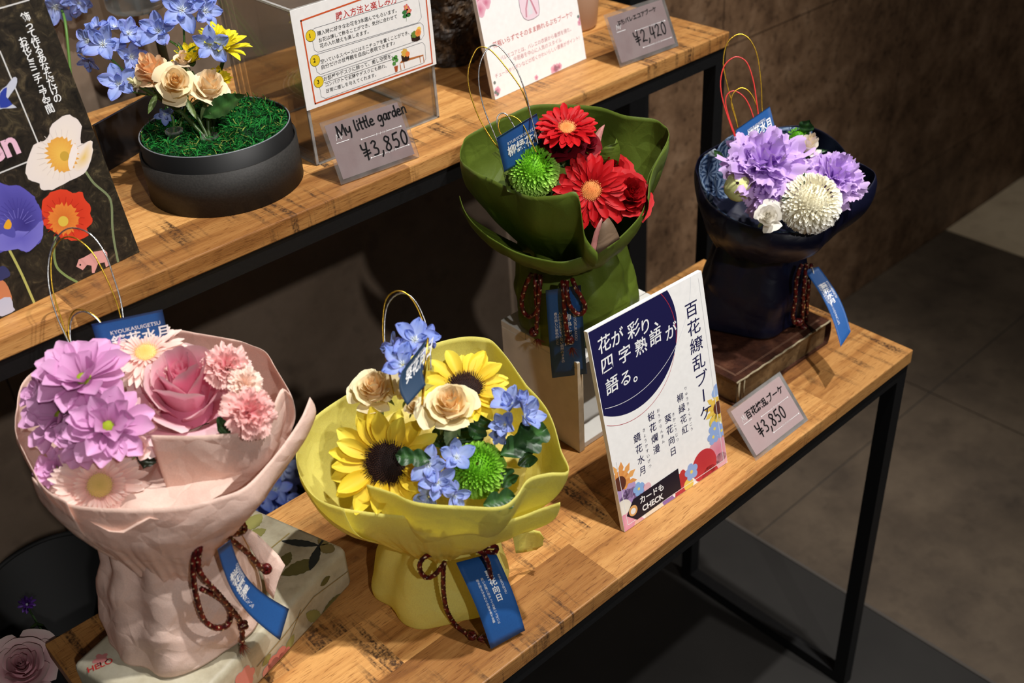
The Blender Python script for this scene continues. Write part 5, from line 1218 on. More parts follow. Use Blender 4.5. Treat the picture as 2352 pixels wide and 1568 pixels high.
cord(T, [pts3(cy, [(482, 1215, .001), (455, 1250, .003), (444, 1290, .004), (446, 1340, .004), (456, 1390, .004), (470, 1425, .004), (495, 1442, .005), (522, 1436, .005), (530, 1410, .005), (518, 1385, .005), (492, 1366, .004), (462, 1352, .004)]),
         pts3(cy, [(488, 1212, .002), (462, 1250, .005), (456, 1300, .006), (470, 1330, .006), (500, 1362, .006), (528, 1395, .006), (548, 1420, .007), (556, 1440, .007), (556, 1475, .007)]),
         pts3(cy, [(538, 1184, .006), (556, 1200, .009), (562, 1216, .009), (545, 1226, .008), (515, 1222, .006), (488, 1212, .004)]),
         pts3(cy, [(515, 1228, .006), (545, 1250, .008), (575, 1276, .011), (598, 1302, .014), (606, 1308, .014)])],
     [cy(558, 1436, .008), cy(612, 1306, .016)], [(cy(556, 1482, .008), (.05, -.1, -1)), (cy(624, 1318, .017), (.7, -.2, -.6))], .0022)

# ===== green bouquet on the white crate
bc = (-0.3480, 0.2150); wc = (-0.350, 0.222); zb = zt + .0012
T = thing('bouquet', 'green paper bouquet with two red gerberas, standing on the white crate', 'bouquet', (bc[0], bc[1], zb), 'paper wrapped bouquets on the lower table')
MG = mat_paper('olive_green_paper', srgb(94, 112, 36), 0.16, 0.5, 0.45, .35)
skirt(T, MG, bc, .0640, zb, wc, .050, .226, 2, 9, .004)
sheet(T, 'paper_collar', MG, [(1372, 580, .266), (1345, 545, .283), (1337, 500, .303), (1325, 443, .325), (1290, 447, .323), (1255, 450, .320), (1215, 450, .316), (1180, 436, .311), (1130, 411, .311), (1085, 389, .311), (1060, 370, .311), (1055, 345, .312), (1060, 330, .314), (1070, 312, .316), (1120, 285, .321), (1175, 258, .327), (1230, 240, .331), (1310, 240, .332), (1380, 247, .332), (1440, 265, .330), (1500, 273, .327), (1520, 284, .324), (1535, 299, .32), (1532, 330, .314), (1512, 362, .307), (1490, 414, .298), (1484, 455, .288)], wc, .047, .216, 4, False, .60, 26, 200, .0055, 28, k=1.74, solid=.0004)
sheet(T, 'outer_paper', MG, [(1058, 450, .278), (1072, 492, .271), (1105, 530, .266), (1150, 560, .262), (1190, 580, .258), (1240, 594, .256), (1290, 601, .255), (1330, 592, .256), (1370, 579, .259), (1400, 566, .261), (1426, 544, .264), (1455, 515, .269), (1474, 490, .274), (1483, 462, .281), (1487, 414, .292), (1500, 384, .300), (1516, 356, .308), (1532, 326, .316), (1538, 305, .321)], wc, .051, .214, 8, False, .50, 24, 190, .004, 26, k=1.6, drop=(-136, .010, .6), solid=.0004)
MRW = mat_paper('red_print_paper', srgb(196, 130, 124), .2, .5, .6)
m = MB(); m.grid([resample([at(1352, 585, z=.262), at(1366, 530, z=.285), at(1382, 500, z=.296)], 6), resample([at(1368, 585, z=.262), at(1376, 540, z=.28), at(1384, 505, z=.294)], 6)]); m.build('patterned_lining', MRW, T, True, None, .0003)
m = MB(); m.grid([resample([at(1368, 586, z=.262), at(1380, 520, z=.288), at(1396, 500, z=.294)], 6), resample([at(1424, 548, z=.266), at(1412, 520, z=.284), at(1400, 502, z=.292)], 6)]); m.build('inner_paper', mat_paper('brown_lining', srgb(120, 98, 78), .15), T, True, None, .0003)
m = MB(); m.grid([resample([at(1345, 345, z=.325), at(1372, 300, z=.338), at(1388, 286, z=.343)], 6), resample([at(1375, 350, z=.322), at(1382, 315, z=.333), at(1389, 287, z=.343)], 6)]); m.build('patterned_lining', MRW, T, True, None, .0003)
filler(T, mat_paper('dark_green_tissue', srgb(60, 74, 30), .1), (-.345, .225), .268, .075, 9, .01)
for q in ([(1410, 385), (1420, 330), (1428, 318), (1428, 345), (1425, 375)], [(1380, 350), (1400, 335), (1414, 332), (1425, 345)]):
    pass
m = MB(); m.grid([resample([at(1372, 372, z=.306), at(1385, 340, z=.322), at(1412, 330, z=.326)], 7), resample([at(1420, 378, z=.304), at(1425, 345, z=.318), at(1416, 318, z=.33)], 7)]); m.build('paper_fold', MG, T, True, None, .0003)
m = MB(); m.grid([resample([at(1165, 440, z=.312), at(1150, 375, z=.322), at(1130, 352, z=.328)], 7), resample([at(1182, 445, z=.308), at(1178, 385, z=.318), at(1160, 340, z=.33)], 7)]); m.build('paper_fold', MG, T, True, None, .0003)
RG = (srgb(150, 8, 18), srgb(206, 18, 28), srgb(222, 28, 34)); RDK = (srgb(212, 120, 60), srgb(226, 150, 84), srgb(244, 196, 130))
gerbera(T, *fl(1302, 296, .362, 74, .45, .95, .05), RG, 61, 20, .26, RDK, 1.0); gerbera(T, *fl(1358, 438, .309, 88, 1.0, .1, .05), RG, 62, 21, .12, RDK, 1.02)
rose(T, *fl(1284, 328, .346, 56, .7, .7, -.1), srgb(120, 14, 44), srgb(104, 8, 22), srgb(122, 14, 34), 'ranunculus', 63, 22, 1.0, .01, 1.0)
rose(T, *fl(1345, 330, .338, 40, .5, .6, .5), srgb(120, 10, 28), srgb(122, 10, 24), None, 'ranunculus', 64, 14, 1.0)
rose(T, *fl(1440, 450, .284, 62, .75, .5, .45), srgb(150, 8, 18), srgb(196, 20, 28), srgb(206, 34, 40), 'red_rose', 65, 20, 1.1, .03, .95); rose(T, *fl(1395, 398, .292, 62, .6, .7, .3), srgb(160, 8, 18), srgb(206, 24, 30), None, 'red_rose', 66, 14, 1.1, .03, .9)
pompon(T, *fl(1226, 392, .326, 58, .75, .75, -.1), srgb(120, 192, 36), srgb(190, 228, 112), seed=67, cnt=480)
lf(T, 1310, 362, .32, 1368, 320, .335, .016, 2, 21); lf(T, 1262, 368, .32, 1245, 298, .345, .026, 2, 22); lf(T, 1285, 378, .31, 1300, 345, .325, .03, 2, 23); lf(T, 1278, 425, .305, 1265, 460, .295, .02, 2, 24); lf(T, 1315, 395, .315, 1345, 358, .325, .025, 2, 25)
surf_card(T, 'name_card', at(1141, 317, z=.372), at(1233, 261, z=.376), at(1252, 345, z=.338), at(1159, 395, z=.334), 0, [TAGT('RYURYOKUKAKOU', .20, .35, .0046, xs=1.0), TAGT('柳緑花紅', .16, .64, .0118, bold=.022)])
D0 = depth(at(1160, 320, z=.36))
for mt, L_, k in ((M_GOLD, [(1150, 345), (1128, 318), (1098, 265), (1078, 205), (1076, 160), (1090, 120), (1105, 108), (1130, 118), (1170, 165), (1200, 210), (1218, 262), (1232, 320)], -.002), (M_SILVER, [(1150, 345), (1136, 310), (1112, 250), (1101, 200), (1101, 155), (1114, 120), (1133, 104), (1152, 112), (1184, 155), (1206, 210), (1222, 275), (1236, 330)], -.004),
                  (M_SILVER, [(1150, 310), (1142, 285), (1143, 268), (1153, 260), (1166, 266), (1186, 300)], 0), (M_GOLD, [(1152, 312), (1145, 292), (1148, 275), (1162, 268), (1180, 268), (1200, 285), (1220, 325), (1232, 350)], -.004)):
    wire(T, [at(x, y, d=D0 + k) for x, y in L_], mt, .00062)
cy = lambda x, y, k=0: on_cyl(x, y, bc[0], bc[1], .066 + k)
surf_card(T, 'hang_tag', cy(1253, 667, .016), cy(1334, 655, .016), cy(1348, 858, .020), cy(1268, 868, .020), .001, [TAGT('柳緑花紅', .56, .28, .009, bold=.02, vert=True), TAGT('人が手を加えていない自然のままの', .36, .25, .0038, vert=True, pitch=1.0), TAGT('春の美しい景色のこと', .24, .25, .0038, vert=True, pitch=1.0), TAGT('RYURYOKUKAKOU', .74, .24, .0042, rot=-PI / 2)], nn=14)
cord(T, [pts3(cy, [(1222, 628, .004), (1212, 645, .008), (1203, 670, .009), (1198, 695, .010), (1204, 718, .010), (1218, 727, .010), (1232, 715, .011), (1232, 690, .010), (1230, 655, .009), (1230, 628, .004)]),
         pts3(cy, [(1242, 630, .004), (1240, 660, .010), (1236, 700, .011), (1233, 740, .010), (1232, 755, .009)]),
         pts3(cy, [(1314, 640, .012), (1322, 660, .020), (1336, 685, .021), (1344, 705, .022), (1336, 720, .022), (1322, 718, .022), (1308, 700, .022), (1302, 670, .021), (1302, 645, .012)]),
         pts3(cy, [(1292, 645, .012), (1294, 670, .021), (1297, 720, .023), (1302, 760, .024), (1304, 776, .024)])],
     [cy(1226, 762, .008), cy(1308, 782, .025)], [(cy(1234, 780, .010), (.15, -.1, -1)), (cy(1314, 800, .025), (.1, -.1, -1))], .0023)

# ===== navy bouquet on the brown book
bc = (-0.1080, 0.1640); wc = (-0.098, 0.160); zb = .0350 + .001
T = thing('bouquet', 'navy paper bouquet with lilac frilled flowers, standing on the brown book', 'bouquet', (bc[0], bc[1], zb), 'paper wrapped bouquets on the lower table')
MN = mat_paper('navy_paper', srgb(12, 14, 38), 0.04, 0.42, 0.45, .45)
skirt(T, MN, bc, .0620, zb, wc, .050, .140, 3, 6, .0035)
rimN = [(1606, 415, .212), (1600, 385, .214), (1611, 358, .217), (1650, 332, .222), (1700, 308, .228), (1790, 292, .234), (1865, 292, .236), (1920, 322, .232), (1955, 363, .226), (1985, 380, .222), (2008, 400, .217), (1998, 428, .211), (1970, 448, .208), (1934, 476, .206), (1905, 505, .203), (1884, 524, .202), (1840, 533, .201), (1780, 533, .201), (1740, 524, .202), (1703, 513, .203), (1658, 488, .205), (1625, 456, .208)]
sheet(T, 'paper_collar', MN, rimN, wc, .052, .130, 6, True, .50, 26, 210, .0045, 26, k=1.92, solid=.0004)
def mat_floral_lining():
    mm, nt, N, out = newmat('blue_floral_lining'); tc = N('ShaderNodeTexCoord')
    v1 = N('ShaderNodeTexVoronoi', Scale=55.0); L(nt, tc.outputs['Object'], v1.inputs['Vector'])
    sub = N('ShaderNodeVectorMath', operation='SUBTRACT'); sc_ = N('ShaderNodeVectorMath', operation='SCALE'); sc_.inputs[3].default_value = 1.0
    L(nt, tc.outputs['Object'], sub.inputs[0]); L(nt, v1.outputs['Position'], sub.inputs[1])
    sp = N('ShaderNodeSeparateXYZ'); L(nt, sub.outputs[0], sp.inputs[0])
    at2 = N('ShaderNodeMath', operation='ARCTAN2'); L(nt, sp.outputs[2], at2.inputs[0]); L(nt, sp.outputs[0], at2.inputs[1])
    k = N('ShaderNodeMath', operation='MULTIPLY'); L(nt, at2.outputs[0], k.inputs[0]); k.inputs[1].default_value = 9.0
    s_ = N('ShaderNodeMath', operation='SINE'); L(nt, k.outputs[0], s_.inputs[0])
    r = ramp(N, [(0.0, srgb(26, 44, 78)), (0.25, srgb(60, 84, 120)), (0.55, srgb(92, 116, 150)), (1.0, srgb(140, 158, 182))])
    mp = N('ShaderNodeMath', operation='MULTIPLY_ADD'); L(nt, s_.outputs[0], mp.inputs[0]); mp.inputs[1].default_value = .5; mp.inputs[2].default_value = .5
    L(nt, mp.outputs[0], r.inputs[0]); p = principled(N, .6, 0, .2); L(nt, r.outputs[0], p.inputs['Base Color']); L(nt, p.outputs[0], out.inputs[0]); return mm
MFL = mat_floral_lining()
lin = [(1640, 455, .212), (1612, 415, .217), (1606, 385, .218), (1616, 360, .221), (1645, 345, .226), (1660, 325, .232), (1690, 305, .238), (1740, 298, .238), (1800, 292, .240), (1866, 294, .239)]
sheet(T, 'floral_lining', MFL, lin, wc, .040, .140, 2, False, .56, 20, 90, .003, 24, k=1.85, solid=.0003)
lin2 = [(1872, 530, .1985), (1840, 531, .199), (1780, 531, .199), (1740, 522, .200), (1703, 511, .201), (1660, 486, .203), (1636, 462, .205)]
sheet(T, 'floral_lining', MFL, lin2, wc, .040, .140, 3, False, .56, 20, 60, .0025, 24, k=1.85, solid=.0003)
m = MB(); m.grid([resample([at(1614, 358, z=.218), at(1635, 345, z=.226), at(1642, 341, z=.228)], 5), resample([at(1640, 360, z=.222), at(1655, 362, z=.224), at(1664, 364, z=.224)], 5)]); m.build('lining_fold', mat_paper('pale_blue_tissue', srgb(176, 186, 200), .2), T, True, None, .0003)
filler(T, mat_paper('dark_blue_tissue', srgb(24, 26, 48), .05), (-.095, .160), .168, .074, 4, .008)
IL, OL_ = srgb(186, 138, 224), srgb(226, 196, 246)
frilly(T, *fl(1755, 372, .262, 98, .6, .85, -.05), IL, OL_, 'lisianthus', 71, 26, .14, 1.3, .5); frilly(T, *fl(1770, 440, .240, 66, .95, .1, .1), srgb(182, 136, 222), OL_, 'lisianthus', 72, 16, .08, 1.1, .3)
frilly(T, *fl(1918, 405, .246, 76, .6, .7, .45), IL, OL_, 'lisianthus', 73, 24, .14, 1.25, .5)
bud(T, *fl(1697, 428, .243, 37, .9, .35, -.15), srgb(206, 214, 132), srgb(226, 228, 158), 'lisianthus_bud')
WI = srgb(250, 246, 236)
rose(T, *fl(1856, 340, .262, 42, .4, .9, .2), srgb(250, 236, 210), WI, None, 'white_rose_bud', 75, 12, .62, 0, 1.25, .1); bud(T, *fl(1835, 411, .246, 24, .6, .5, .3), srgb(196, 208, 140), srgb(244, 242, 220), 'white_rose_bud'); rose(T, *fl(1764, 498, .226, 44, .9, .3, 0), WI, WI, None, 'white_rose_bud', 77, 12, .8, .02, 1.1)
pompon(T, *fl(1862, 466, .234, 68, .8, .7, .12), srgb(250, 244, 218), srgb(253, 252, 247), seed=78, cnt=520)
pompon(T, *fl(1832, 318, .240, 26, .5, .8, 0), srgb(84, 158, 24), srgb(140, 200, 60), seed=79, cnt=120)
lf(T, 1838, 320, .238, 1858, 278, .262, .020, 2, 31); lf(T, 1665, 372, .232, 1640, 345, .238, .008, 0, 32); lf(T, 1845, 352, .25, 1900, 345, .252, .006, 0, 33); lf(T, 1820, 432, .245, 1852, 440, .242, .008, 0, 34); lf(T, 1795, 460, .24, 1820, 445, .243, .008, 0, 35); lf(T, 1770, 510, .215, 1785, 526, .21, .010, 0, 36, c1=srgb(90, 140, 50), c2=srgb(110, 160, 70)); lf(T, 1835, 440, .24, 1848, 398, .262, .006, 0, 37)
surf_card(T, 'name_card', at(1690, 298, z=.274), at(1768, 244, z=.280), at(1782, 300, z=.256), at(1704, 352, z=.250), 0, [TAGT('KYOUKASUIGETSU', .28, .40, .0044, xs=.9), TAGT('鏡花水月', .26, .72, .0112, bold=.022)])
D0 = depth(at(1700, 300, z=.262))
for mt, L_, k in ((M_GOLD, [(1702, 320), (1690, 270), (1674, 210), (1662, 150), (1668, 105), (1685, 84), (1705, 79), (1725, 95), (1740, 130), (1748, 190), (1750, 240), (1752, 290)], 0), (M_REDW, [(1692, 325), (1676, 282), (1660, 230), (1655, 190), (1662, 155), (1678, 136), (1696, 131), (1716, 145), (1730, 185), (1738, 235), (1744, 285)], -.003),
                  (M_REDW, [(1694, 325), (1676, 275), (1667, 240), (1670, 218), (1686, 209), (1708, 222), (1724, 250), (1738, 295)], -.001), (M_GOLD, [(1704, 325), (1690, 275), (1680, 240), (1684, 215), (1702, 202), (1720, 210), (1736, 238), (1746, 290)], -.002)):
    wire(T, [at(x, y, d=D0 + k) for x, y in L_], mt, .00068)
cy = lambda x, y, k=0: on_cyl(x, y, bc[0], bc[1], .064 + k)
tA, tB, tC, tD = at(1848, 620, d=depth(V((-.085, .10, .1)))), at(1880, 612, d=depth(V((-.085, .10, .1)))), V((-.1035, .0255, .0680)), V((-.1340, .0185, .0645))
surf_card(T, 'hang_tag', tA, tB, at(1954, 761, d=depth(tC)), at(1931, 796, d=depth(tD)), 0, [TAGT('鏡花水月', .50, .22, .0075, bold=.02, vert=True), TAGT('目には見えても手に取ることのできないもの', .32, .22, .0030, vert=True, pitch=1.0), TAGT('はかない幻のたとえ', .20, .22, .0030, vert=True, pitch=1.0), TAGT('KYOUKASUIGETSU', .78, .22, .0032, rot=-PI / 2)], CAM_R[0] * .006, nn=18)
cord(T, [pts3(cy, [(1842, 606, .004), (1830, 640, .004), (1826, 690, .005), (1821, 720, .005), (1824, 740, .005), (1836, 742, .005)]), pts3(cy, [(1852, 606, .006), (1846, 660, .006), (1843, 710, .006), (1842, 745, .006), (1840, 752, .006)]),
         pts3(cy, [(1864, 606, .004), (1858, 650, .006), (1854, 700, .007), (1852, 740, .007), (1846, 752, .007)]), pts3(cy, [(1730, 592, -.006), (1745, 594, -.003), (1762, 593, -.003), (1778, 592, -.006)])],
     [cy(1845, 752, .007), cy(1834, 740, .006)], [(cy(1834, 768, .008), (-.4, -.2, -1))], .0023)
m = MB(); m.tube([cy(1862, 606, .002), cy(1868, 622, .008), cy(1870, 636, .010)], .0006, 6); m.build('tag_string', mat_plain('white_string', (.8, .8, .78), .6), T)

# ------------------------------------------------------------------ things on the upper table
bx_, by_, br_ = -0.603, 0.4545, 0.0765
T = thing('flower_box', 'round black box filled with green moss on the upper table', 'box', (bx_, by_, UZ))
M_BOXO = mat_plain('charcoal_cardboard', srgb(42, 40, 38), 0.6, 0, 0.3, 500, 0.25, 0.15); M_BOXI = mat_plain('black_card', srgb(10, 10, 11), 0.55, 0, 0.3); M_RIM = mat_plain('box_rim', srgb(120, 124, 130), 0.4, 0, 0.5)
c0 = V((bx_, by_, UZ)); z1, z2 = .0445, .0610; q = .0018
m = MB(); m.lathe(c0, [(0.0, .0006), (br_, .0006), (br_, z1), (br_ - q, z1), (br_ - q, .003), (0.0, .003)], 96); m.build('outer_box', M_BOXO, T)
m = MB(); r2 = br_ - q - .0012; m.lathe(c0, [(r2, .0032), (r2, z2), (r2 - q, z2), (r2 - q, .0035)], 96); m.build('inner_sleeve', M_BOXI, T)
m = MB(); P = [c0 + V((math.cos(a) * (r2 - q * .5), math.sin(a) * (r2 - q * .5), z2 + .0003)) for a in [2 * PI * k / 96 for k in range(97)]]; m.tube(P, .0007, 6); m.build('rim', M_RIM, T)
random.seed(77); m = MB(); R3 = r2 - q - .0008
def mossz(x, y): return z2 - .004 + .010 * (noise.noise(V((x * 40, y * 40, 3))) + .35) * clamp(1.3 - math.hypot(x, y) / R3) + .004
rows = []
for i in range(14):
    t_ = i / 13; rows.append([c0 + V((math.cos(a) * R3 * t_, math.sin(a) * R3 * t_, mossz(math.cos(a) * R3 * t_, math.sin(a) * R3 * t_) - .004)) for a in [2 * PI * k / 40 for k in range(40)]])
m.grid(rows, [[srgb(10, 44, 20)] * 40] * 14, True)
for k in range(2600):
    rr = R3 * .985 * math.sqrt(random.random()); a = random.random() * 2 * PI; x, y = rr * math.cos(a), rr * math.sin(a); z = mossz(x, y) - .003
    d = V((random.uniform(-1, 1), random.uniform(-1, 1), random.uniform(-.1, .7))).normalized(); p = c0 + V((x, y, z)); Lg = random.uniform(.006, .014); cur = V((random.uniform(-1, 1), random.uniform(-1, 1), random.uniform(-.9, .2))) * 1.1
    g = random.random(); col = mix(srgb(8, 66, 26), srgb(36, 132, 52), g) if random.random() < .9 else srgb(130, 140, 66)
    pts = []
    for s_ in range(5):
        pts.append(V(p)); p = p + d * Lg / 4; d = (d + cur * .28).normalized()
    lim = R3 * .99
    for s_ in pts:
        dx, dy = s_.x - c0.x, s_.y - c0.y; h = math.hypot(dx, dy)
        if h > lim: s_.x = c0.x + dx * lim / h; s_.y = c0.y + dy * lim / h
    w_ = V((random.uniform(-1, 1), random.uniform(-1, 1), random.uniform(-.3, .3))).normalized() * random.uniform(.00035, .0007)
    m.grid([[p_ - w_ for p_ in pts], [p_ + w_ for p_ in pts]], [[col] * 5] * 2)
tag(m.build('moss', mat_attr('moss', .75, .1, .15), T, False), kind='stuff')
tubes = [at(401, 305, z=UZ + z2 + .004), at(482, 318, z=UZ + z2 + .003)]
for P in tubes:
    m = MB(); m.lathe(V((P.x, P.y, UZ + .006)), [(0.0, 0), (.0072, 0), (.0072, P.z - UZ - .006), (.0088, P.z - UZ - .005), (.0088, P.z - UZ - .003), (.0064, P.z - UZ - .003), (.0064, .001), (0, .001)], 24); m.build('glass_tube', M_GLASS, T)
# peach spray rose
T = thing('spray_rose', 'stem of peach spray roses set in the moss of the black box', 'flower', tubes[1])
G1 = srgb(60, 84, 40); hz = UZ + .125
ctr = tubes[1]; D = depth(ctr)
def fd(x, y, d, rpx, *a): P = at(x, y, d=d); return P, facing(P, *a), rpx * d / CAM_F
rose(T, *fd(402, 190, D - .012, 54, .9, .3, .1), srgb(253, 220, 160), srgb(252, 236, 196), srgb(250, 234, 196), 'rose_head', 81, 16, .85, .01, 1.25, .9); rose(T, *fd(355, 168, D + .008, 54, .5, .9, -.4), srgb(253, 200, 140), srgb(252, 224, 184), srgb(252, 226, 190), 'rose_head', 82, 18, .85, .015, 1.2); rose(T, *fd(480, 208, D + .002, 58, .45, .9, .35), srgb(253, 226, 180), srgb(253, 238, 206), srgb(252, 236, 206), 'rose_head', 83, 16, .9, .01, 1.2, .8); rose(T, *fd(318, 192, D + .006, 30, .3, .5, -.9), srgb(240, 236, 190), srgb(246, 240, 210), None, 'rose_head', 84, 8, .6); rose(T, *fd(420, 140, D + .012, 34, .3, 1, .2), srgb(250, 224, 190), srgb(252, 232, 206), None, 'rose_head', 85, 9, .7)
for q in ([(402, 215), (440, 250), (470, 300), (486, 345)], [(355, 195), (420, 262), (470, 315), (488, 345)], [(480, 238), (478, 280), (484, 345)], [(322, 200), (360, 222), (420, 262)]): stem(T, [at(x, y, d=D + .004) for x, y in q], .0018, G1)
P = at(470, 268, d=D); Q = at(565, 218, d=D - .02); d_ = (Q - P); n_ = to_cam(P); n_ = (n_ + UP * .5 - d_.normalized() * (n_ + UP * .5).dot(d_.normalized())).normalized(); leaf(T, P, d_.normalized(), n_, d_.length, .020, c1=srgb(38, 74, 36), c2=srgb(56, 98, 46), curl=-.2, lift=.1)
for q in (((425, 222), (452, 275)), ((360, 215), (340, 262))):
    P = at(*q[0], d=D - .004); Q = at(*q[1], d=D - .004); leaf(T, P, (Q - P).normalized(), to_cam(P), (Q - P).length, .006, c1=srgb(90, 112, 60), c2=srgb(110, 130, 76), curl=-.1, lift=0)
# delphinium spray
T = thing('delphinium', 'stem of sky blue delphinium rising from the black moss box', 'flower', tubes[0])
D1 = depth(tubes[0]) + .004
for k, (x, y, r, a, b_, c_, dd) in enumerate(((236, 103, 44, 1, .3, 0, -.006), (205, 95, 36, .7, .2, -.6, .004), (294, 78, 36, .6, .4, .6, 0), (262, 66, 32, .4, 1, .1, .006), (222, 66, 28, .4, .9, -.4, .008), (300, 130, 34, .8, -.1, .3, .006), (205, 138, 26, .6, -.5, -.4, .002), (275, 193, 40, .9, .4, -.2, -.008),
        (366, 72, 42, .9, .4, -.2, -.004), (418, 24, 46, 1, .3, 0, -.004), (468, 26, 40, .8, .2, .6, 0), (482, 104, 40, 1, .1, .2, -.02), (436, -14, 34, .6, .8, 0, .006), (385, -12, 34, .6, .6, -.4, .006), (462, -20, 34, .6, .8, .3, 0), (378, 262, 22, .9, -.3, 0, .004))):
    floret(T, *fd(x, y, D1 + dd, r, a, b_, c_), seed=100 + k, pale=.35, closed=.12)
GS = srgb(96, 140, 60)
for q in ([(398, 330), (396, 270), (352, 205), (300, 175), (262, 142), (240, 120)], [(296, 172), (292, 150), (296, 128)], [(398, 330), (430, 230), (424, 120), (422, 65), (420, 40)], [(376, 218), (330, 216), (285, 205)], [(424, 120), (400, 100), (375, 88)], [(424, 118), (450, 112), (476, 110)], [(422, 60), (445, 45), (462, 36)]): stem(T, [at(x, y, d=D1 + .006) for x, y in q], .0011, GS)
for q in (((424, 122), (408, 96)), ((424, 122), (452, 104)), ((424, 122), (400, 116)), ((424, 122), (455, 116)), ((360, 220), (385, 238))):
    P = at(*q[0], d=D1); Q = at(*q[1], d=D1 - .004); leaf(T, P, (Q - P).normalized(), to_cam(P), (Q - P).length, .0022, c1=srgb(40, 76, 34), c2=srgb(60, 98, 50))
# yellow chrysanthemum
T = thing('spray_chrysanthemum', 'stem of bright yellow chrysanthemum heads in the black moss box', 'flower', tubes[1] + V((.004, .004, 0)))
Dy = D + .022; YB, YT = srgb(206, 180, 24), srgb(250, 236, 60)
daisy(T, *fd(508, 112, Dy - .004, 70, .1, 1.0, .35), YB, YT, srgb(220, 200, 40), 'flower_head', 91, 18, .5, .26); daisy(T, *fd(440, 142, Dy, 50, .2, 1, -.1), YB, srgb(232, 214, 44), srgb(210, 190, 40), 'flower_head', 92, 16, .7, .3); daisy(T, *fd(500, 190, Dy + .004, 42, .4, .8, .3), YB, srgb(236, 218, 50), srgb(210, 190, 40), 'flower_head', 93, 14, .5, .3)
for q in ([(512, 140), (500, 190), (492, 260), (488, 345)], [(440, 165), (470, 230), (488, 300)], [(500, 198), (494, 240), (490, 280)]): stem(T, [at(x, y, d=Dy + .004) for x, y in q], .0019, srgb(56, 84, 36))
# dark panel standing behind the moss box
P0 = at(248, 395, z=UZ); P1 = at(342, 338, z=UZ); dx = (P1 - P0).normalized(); n = V((dx.y, -dx.x, 0))
T_ = MB(); T_.obox(P0 + UP * .0004, dx * .128, -n * .0035, UP * .0515)
tag(T_.build('black_board', mat_plain('gloss_black', (.012, .012, .013), .22, 0, .5), None, False, loc=P0), 'low glossy black panel standing on edge behind the moss box', 'panel')
# rough stone vase, ceramic cup with tulle
P = V((-0.228, 0.560, UZ)); m = MB(); rows = []
for i in range(60):
    row = []
    for j in range(110):
        a = 2 * PI * j / 110; r_ = .043; p_ = P + V((math.cos(a) * r_, math.sin(a) * r_, .0008 + .15 * i / 59)); k = noise.fractal(p_ * 55, .8, 2.1, 5) * .0055; row.append(p_ + V((math.cos(a), math.sin(a), 0)) * k)
    rows.append(row)
m.grid(rows, None, True)
M_BARK = mat_stone('rough_dark_stone', srgb(16, 11, 8), srgb(48, 36, 26), srgb(112, 92, 70), 60.0, None, .6, .8)
t = thing('stone_vase', 'rough dark stone vase behind the pink lettered white sign', 'vase', P); m.build('body', M_BARK, t, False)
m = MB(); m.lathe(P, [(0, .150), (.036, .150)], 40); m.build('opening', M_BLACK, t)
P = V((-0.0500, 0.5120, UZ)); t = thing('cup', 'beige ceramic cup behind the 2,420 yen price card', 'cup', P)
m = MB(); m.lathe(P, [(0, .0006), (.0265, .0006), (.0295, .004), (.038, .09), (.0375, .0915), (.035, .09), (.027, .006), (0, .006)], 56); m.build('body', mat_plain('beige_ceramic', srgb(196, 160, 134), .45, 0, .4), t)
m = MB(); random.seed(5)
for k in range(26):
    a = k * 2.39996; r0 = .006 + .03 * math.sqrt(k / 26); rows = []
    for i in range(6):
        rows.append([P + V((math.cos(a + (j - 3) * .22) * (r0 + .003 * i), math.sin(a + (j - 3) * .22) * (r0 + .003 * i), .078 + i * .005 + .003 * math.sin(j * 2 + k))) for j in range(7)])
    m.grid(rows, [[(.86, .84, .82)] * 7] * 6)
tag(m.build('white_tulle', M_PETAL, None, True, loc=P + UP * .08), 'ruffle of white tulle filling the beige cup', 'tulle')
# glass vase on a slim dark stand, far left
P = at(318, 18, y=.745); t = thing('glass_vase', 'clear glass vase on a slim dark green stand behind the delphinium', 'vase', V((P.x, P.y, UZ)))
m = MB(); m.lathe(V((P.x, P.y, P.z)), [(0, 0), (.032, 0), (.036, .006), (.036, .12), (.0345, .12), (.0345, .007), (0, .003)], 40); m.build('glass', M_GLASS, t)
m = MB(); m.tube([V((P.x + .016, P.y, UZ + .001)), V((P.x + .016, P.y, P.z - .0005))], .0055, 12); m.lathe(V((P.x + .016, P.y, UZ)), [(0, .0006), (.03, .0006), (.03, .004), (0, .005)], 24); m.build('stand', mat_plain('dark_green_metal', srgb(26, 34, 22), .4, .3, .5), t)
T = thing('delphinium', 'pale blue delphinium stem behind the top edge of the poppy poster', 'flower', at(150, 60, d=1.25))
for k, (x, y, r) in enumerate(((125, 14, 40), (172, -4, 36), (105, -20, 36), (180, 6, 22))): floret(T, *fd(x, y, 1.25, r, .7, -.3, .2), seed=200 + k, pale=.4)
a = at(140, 20, d=1.26); g = at(200, 240, d=1.25); stem(T, [a, (a + V((g.x, g.y, UZ + .02))) / 2 + UP * .03, V((g.x - .02, g.y, UZ + .0012))], .0016, GS)
P = at(956, 238, z=UZ); m = MB(); random.seed(3)
for k in range(40): spike(m, P + V((random.uniform(-1, 1) * .0018, random.uniform(-1, 1) * .0018, .0012)), V((random.uniform(-1, 1), random.uniform(-1, 1), random.uniform(-.1, .8))).normalized(), .0028, .0004, srgb(16, 60, 24), srgb(34, 96, 40))
tag(m.build('moss_crumb', M_LEAF, None, False, loc=P), 'tiny crumb of green moss on the wood inside the clear acrylic box', 'moss')

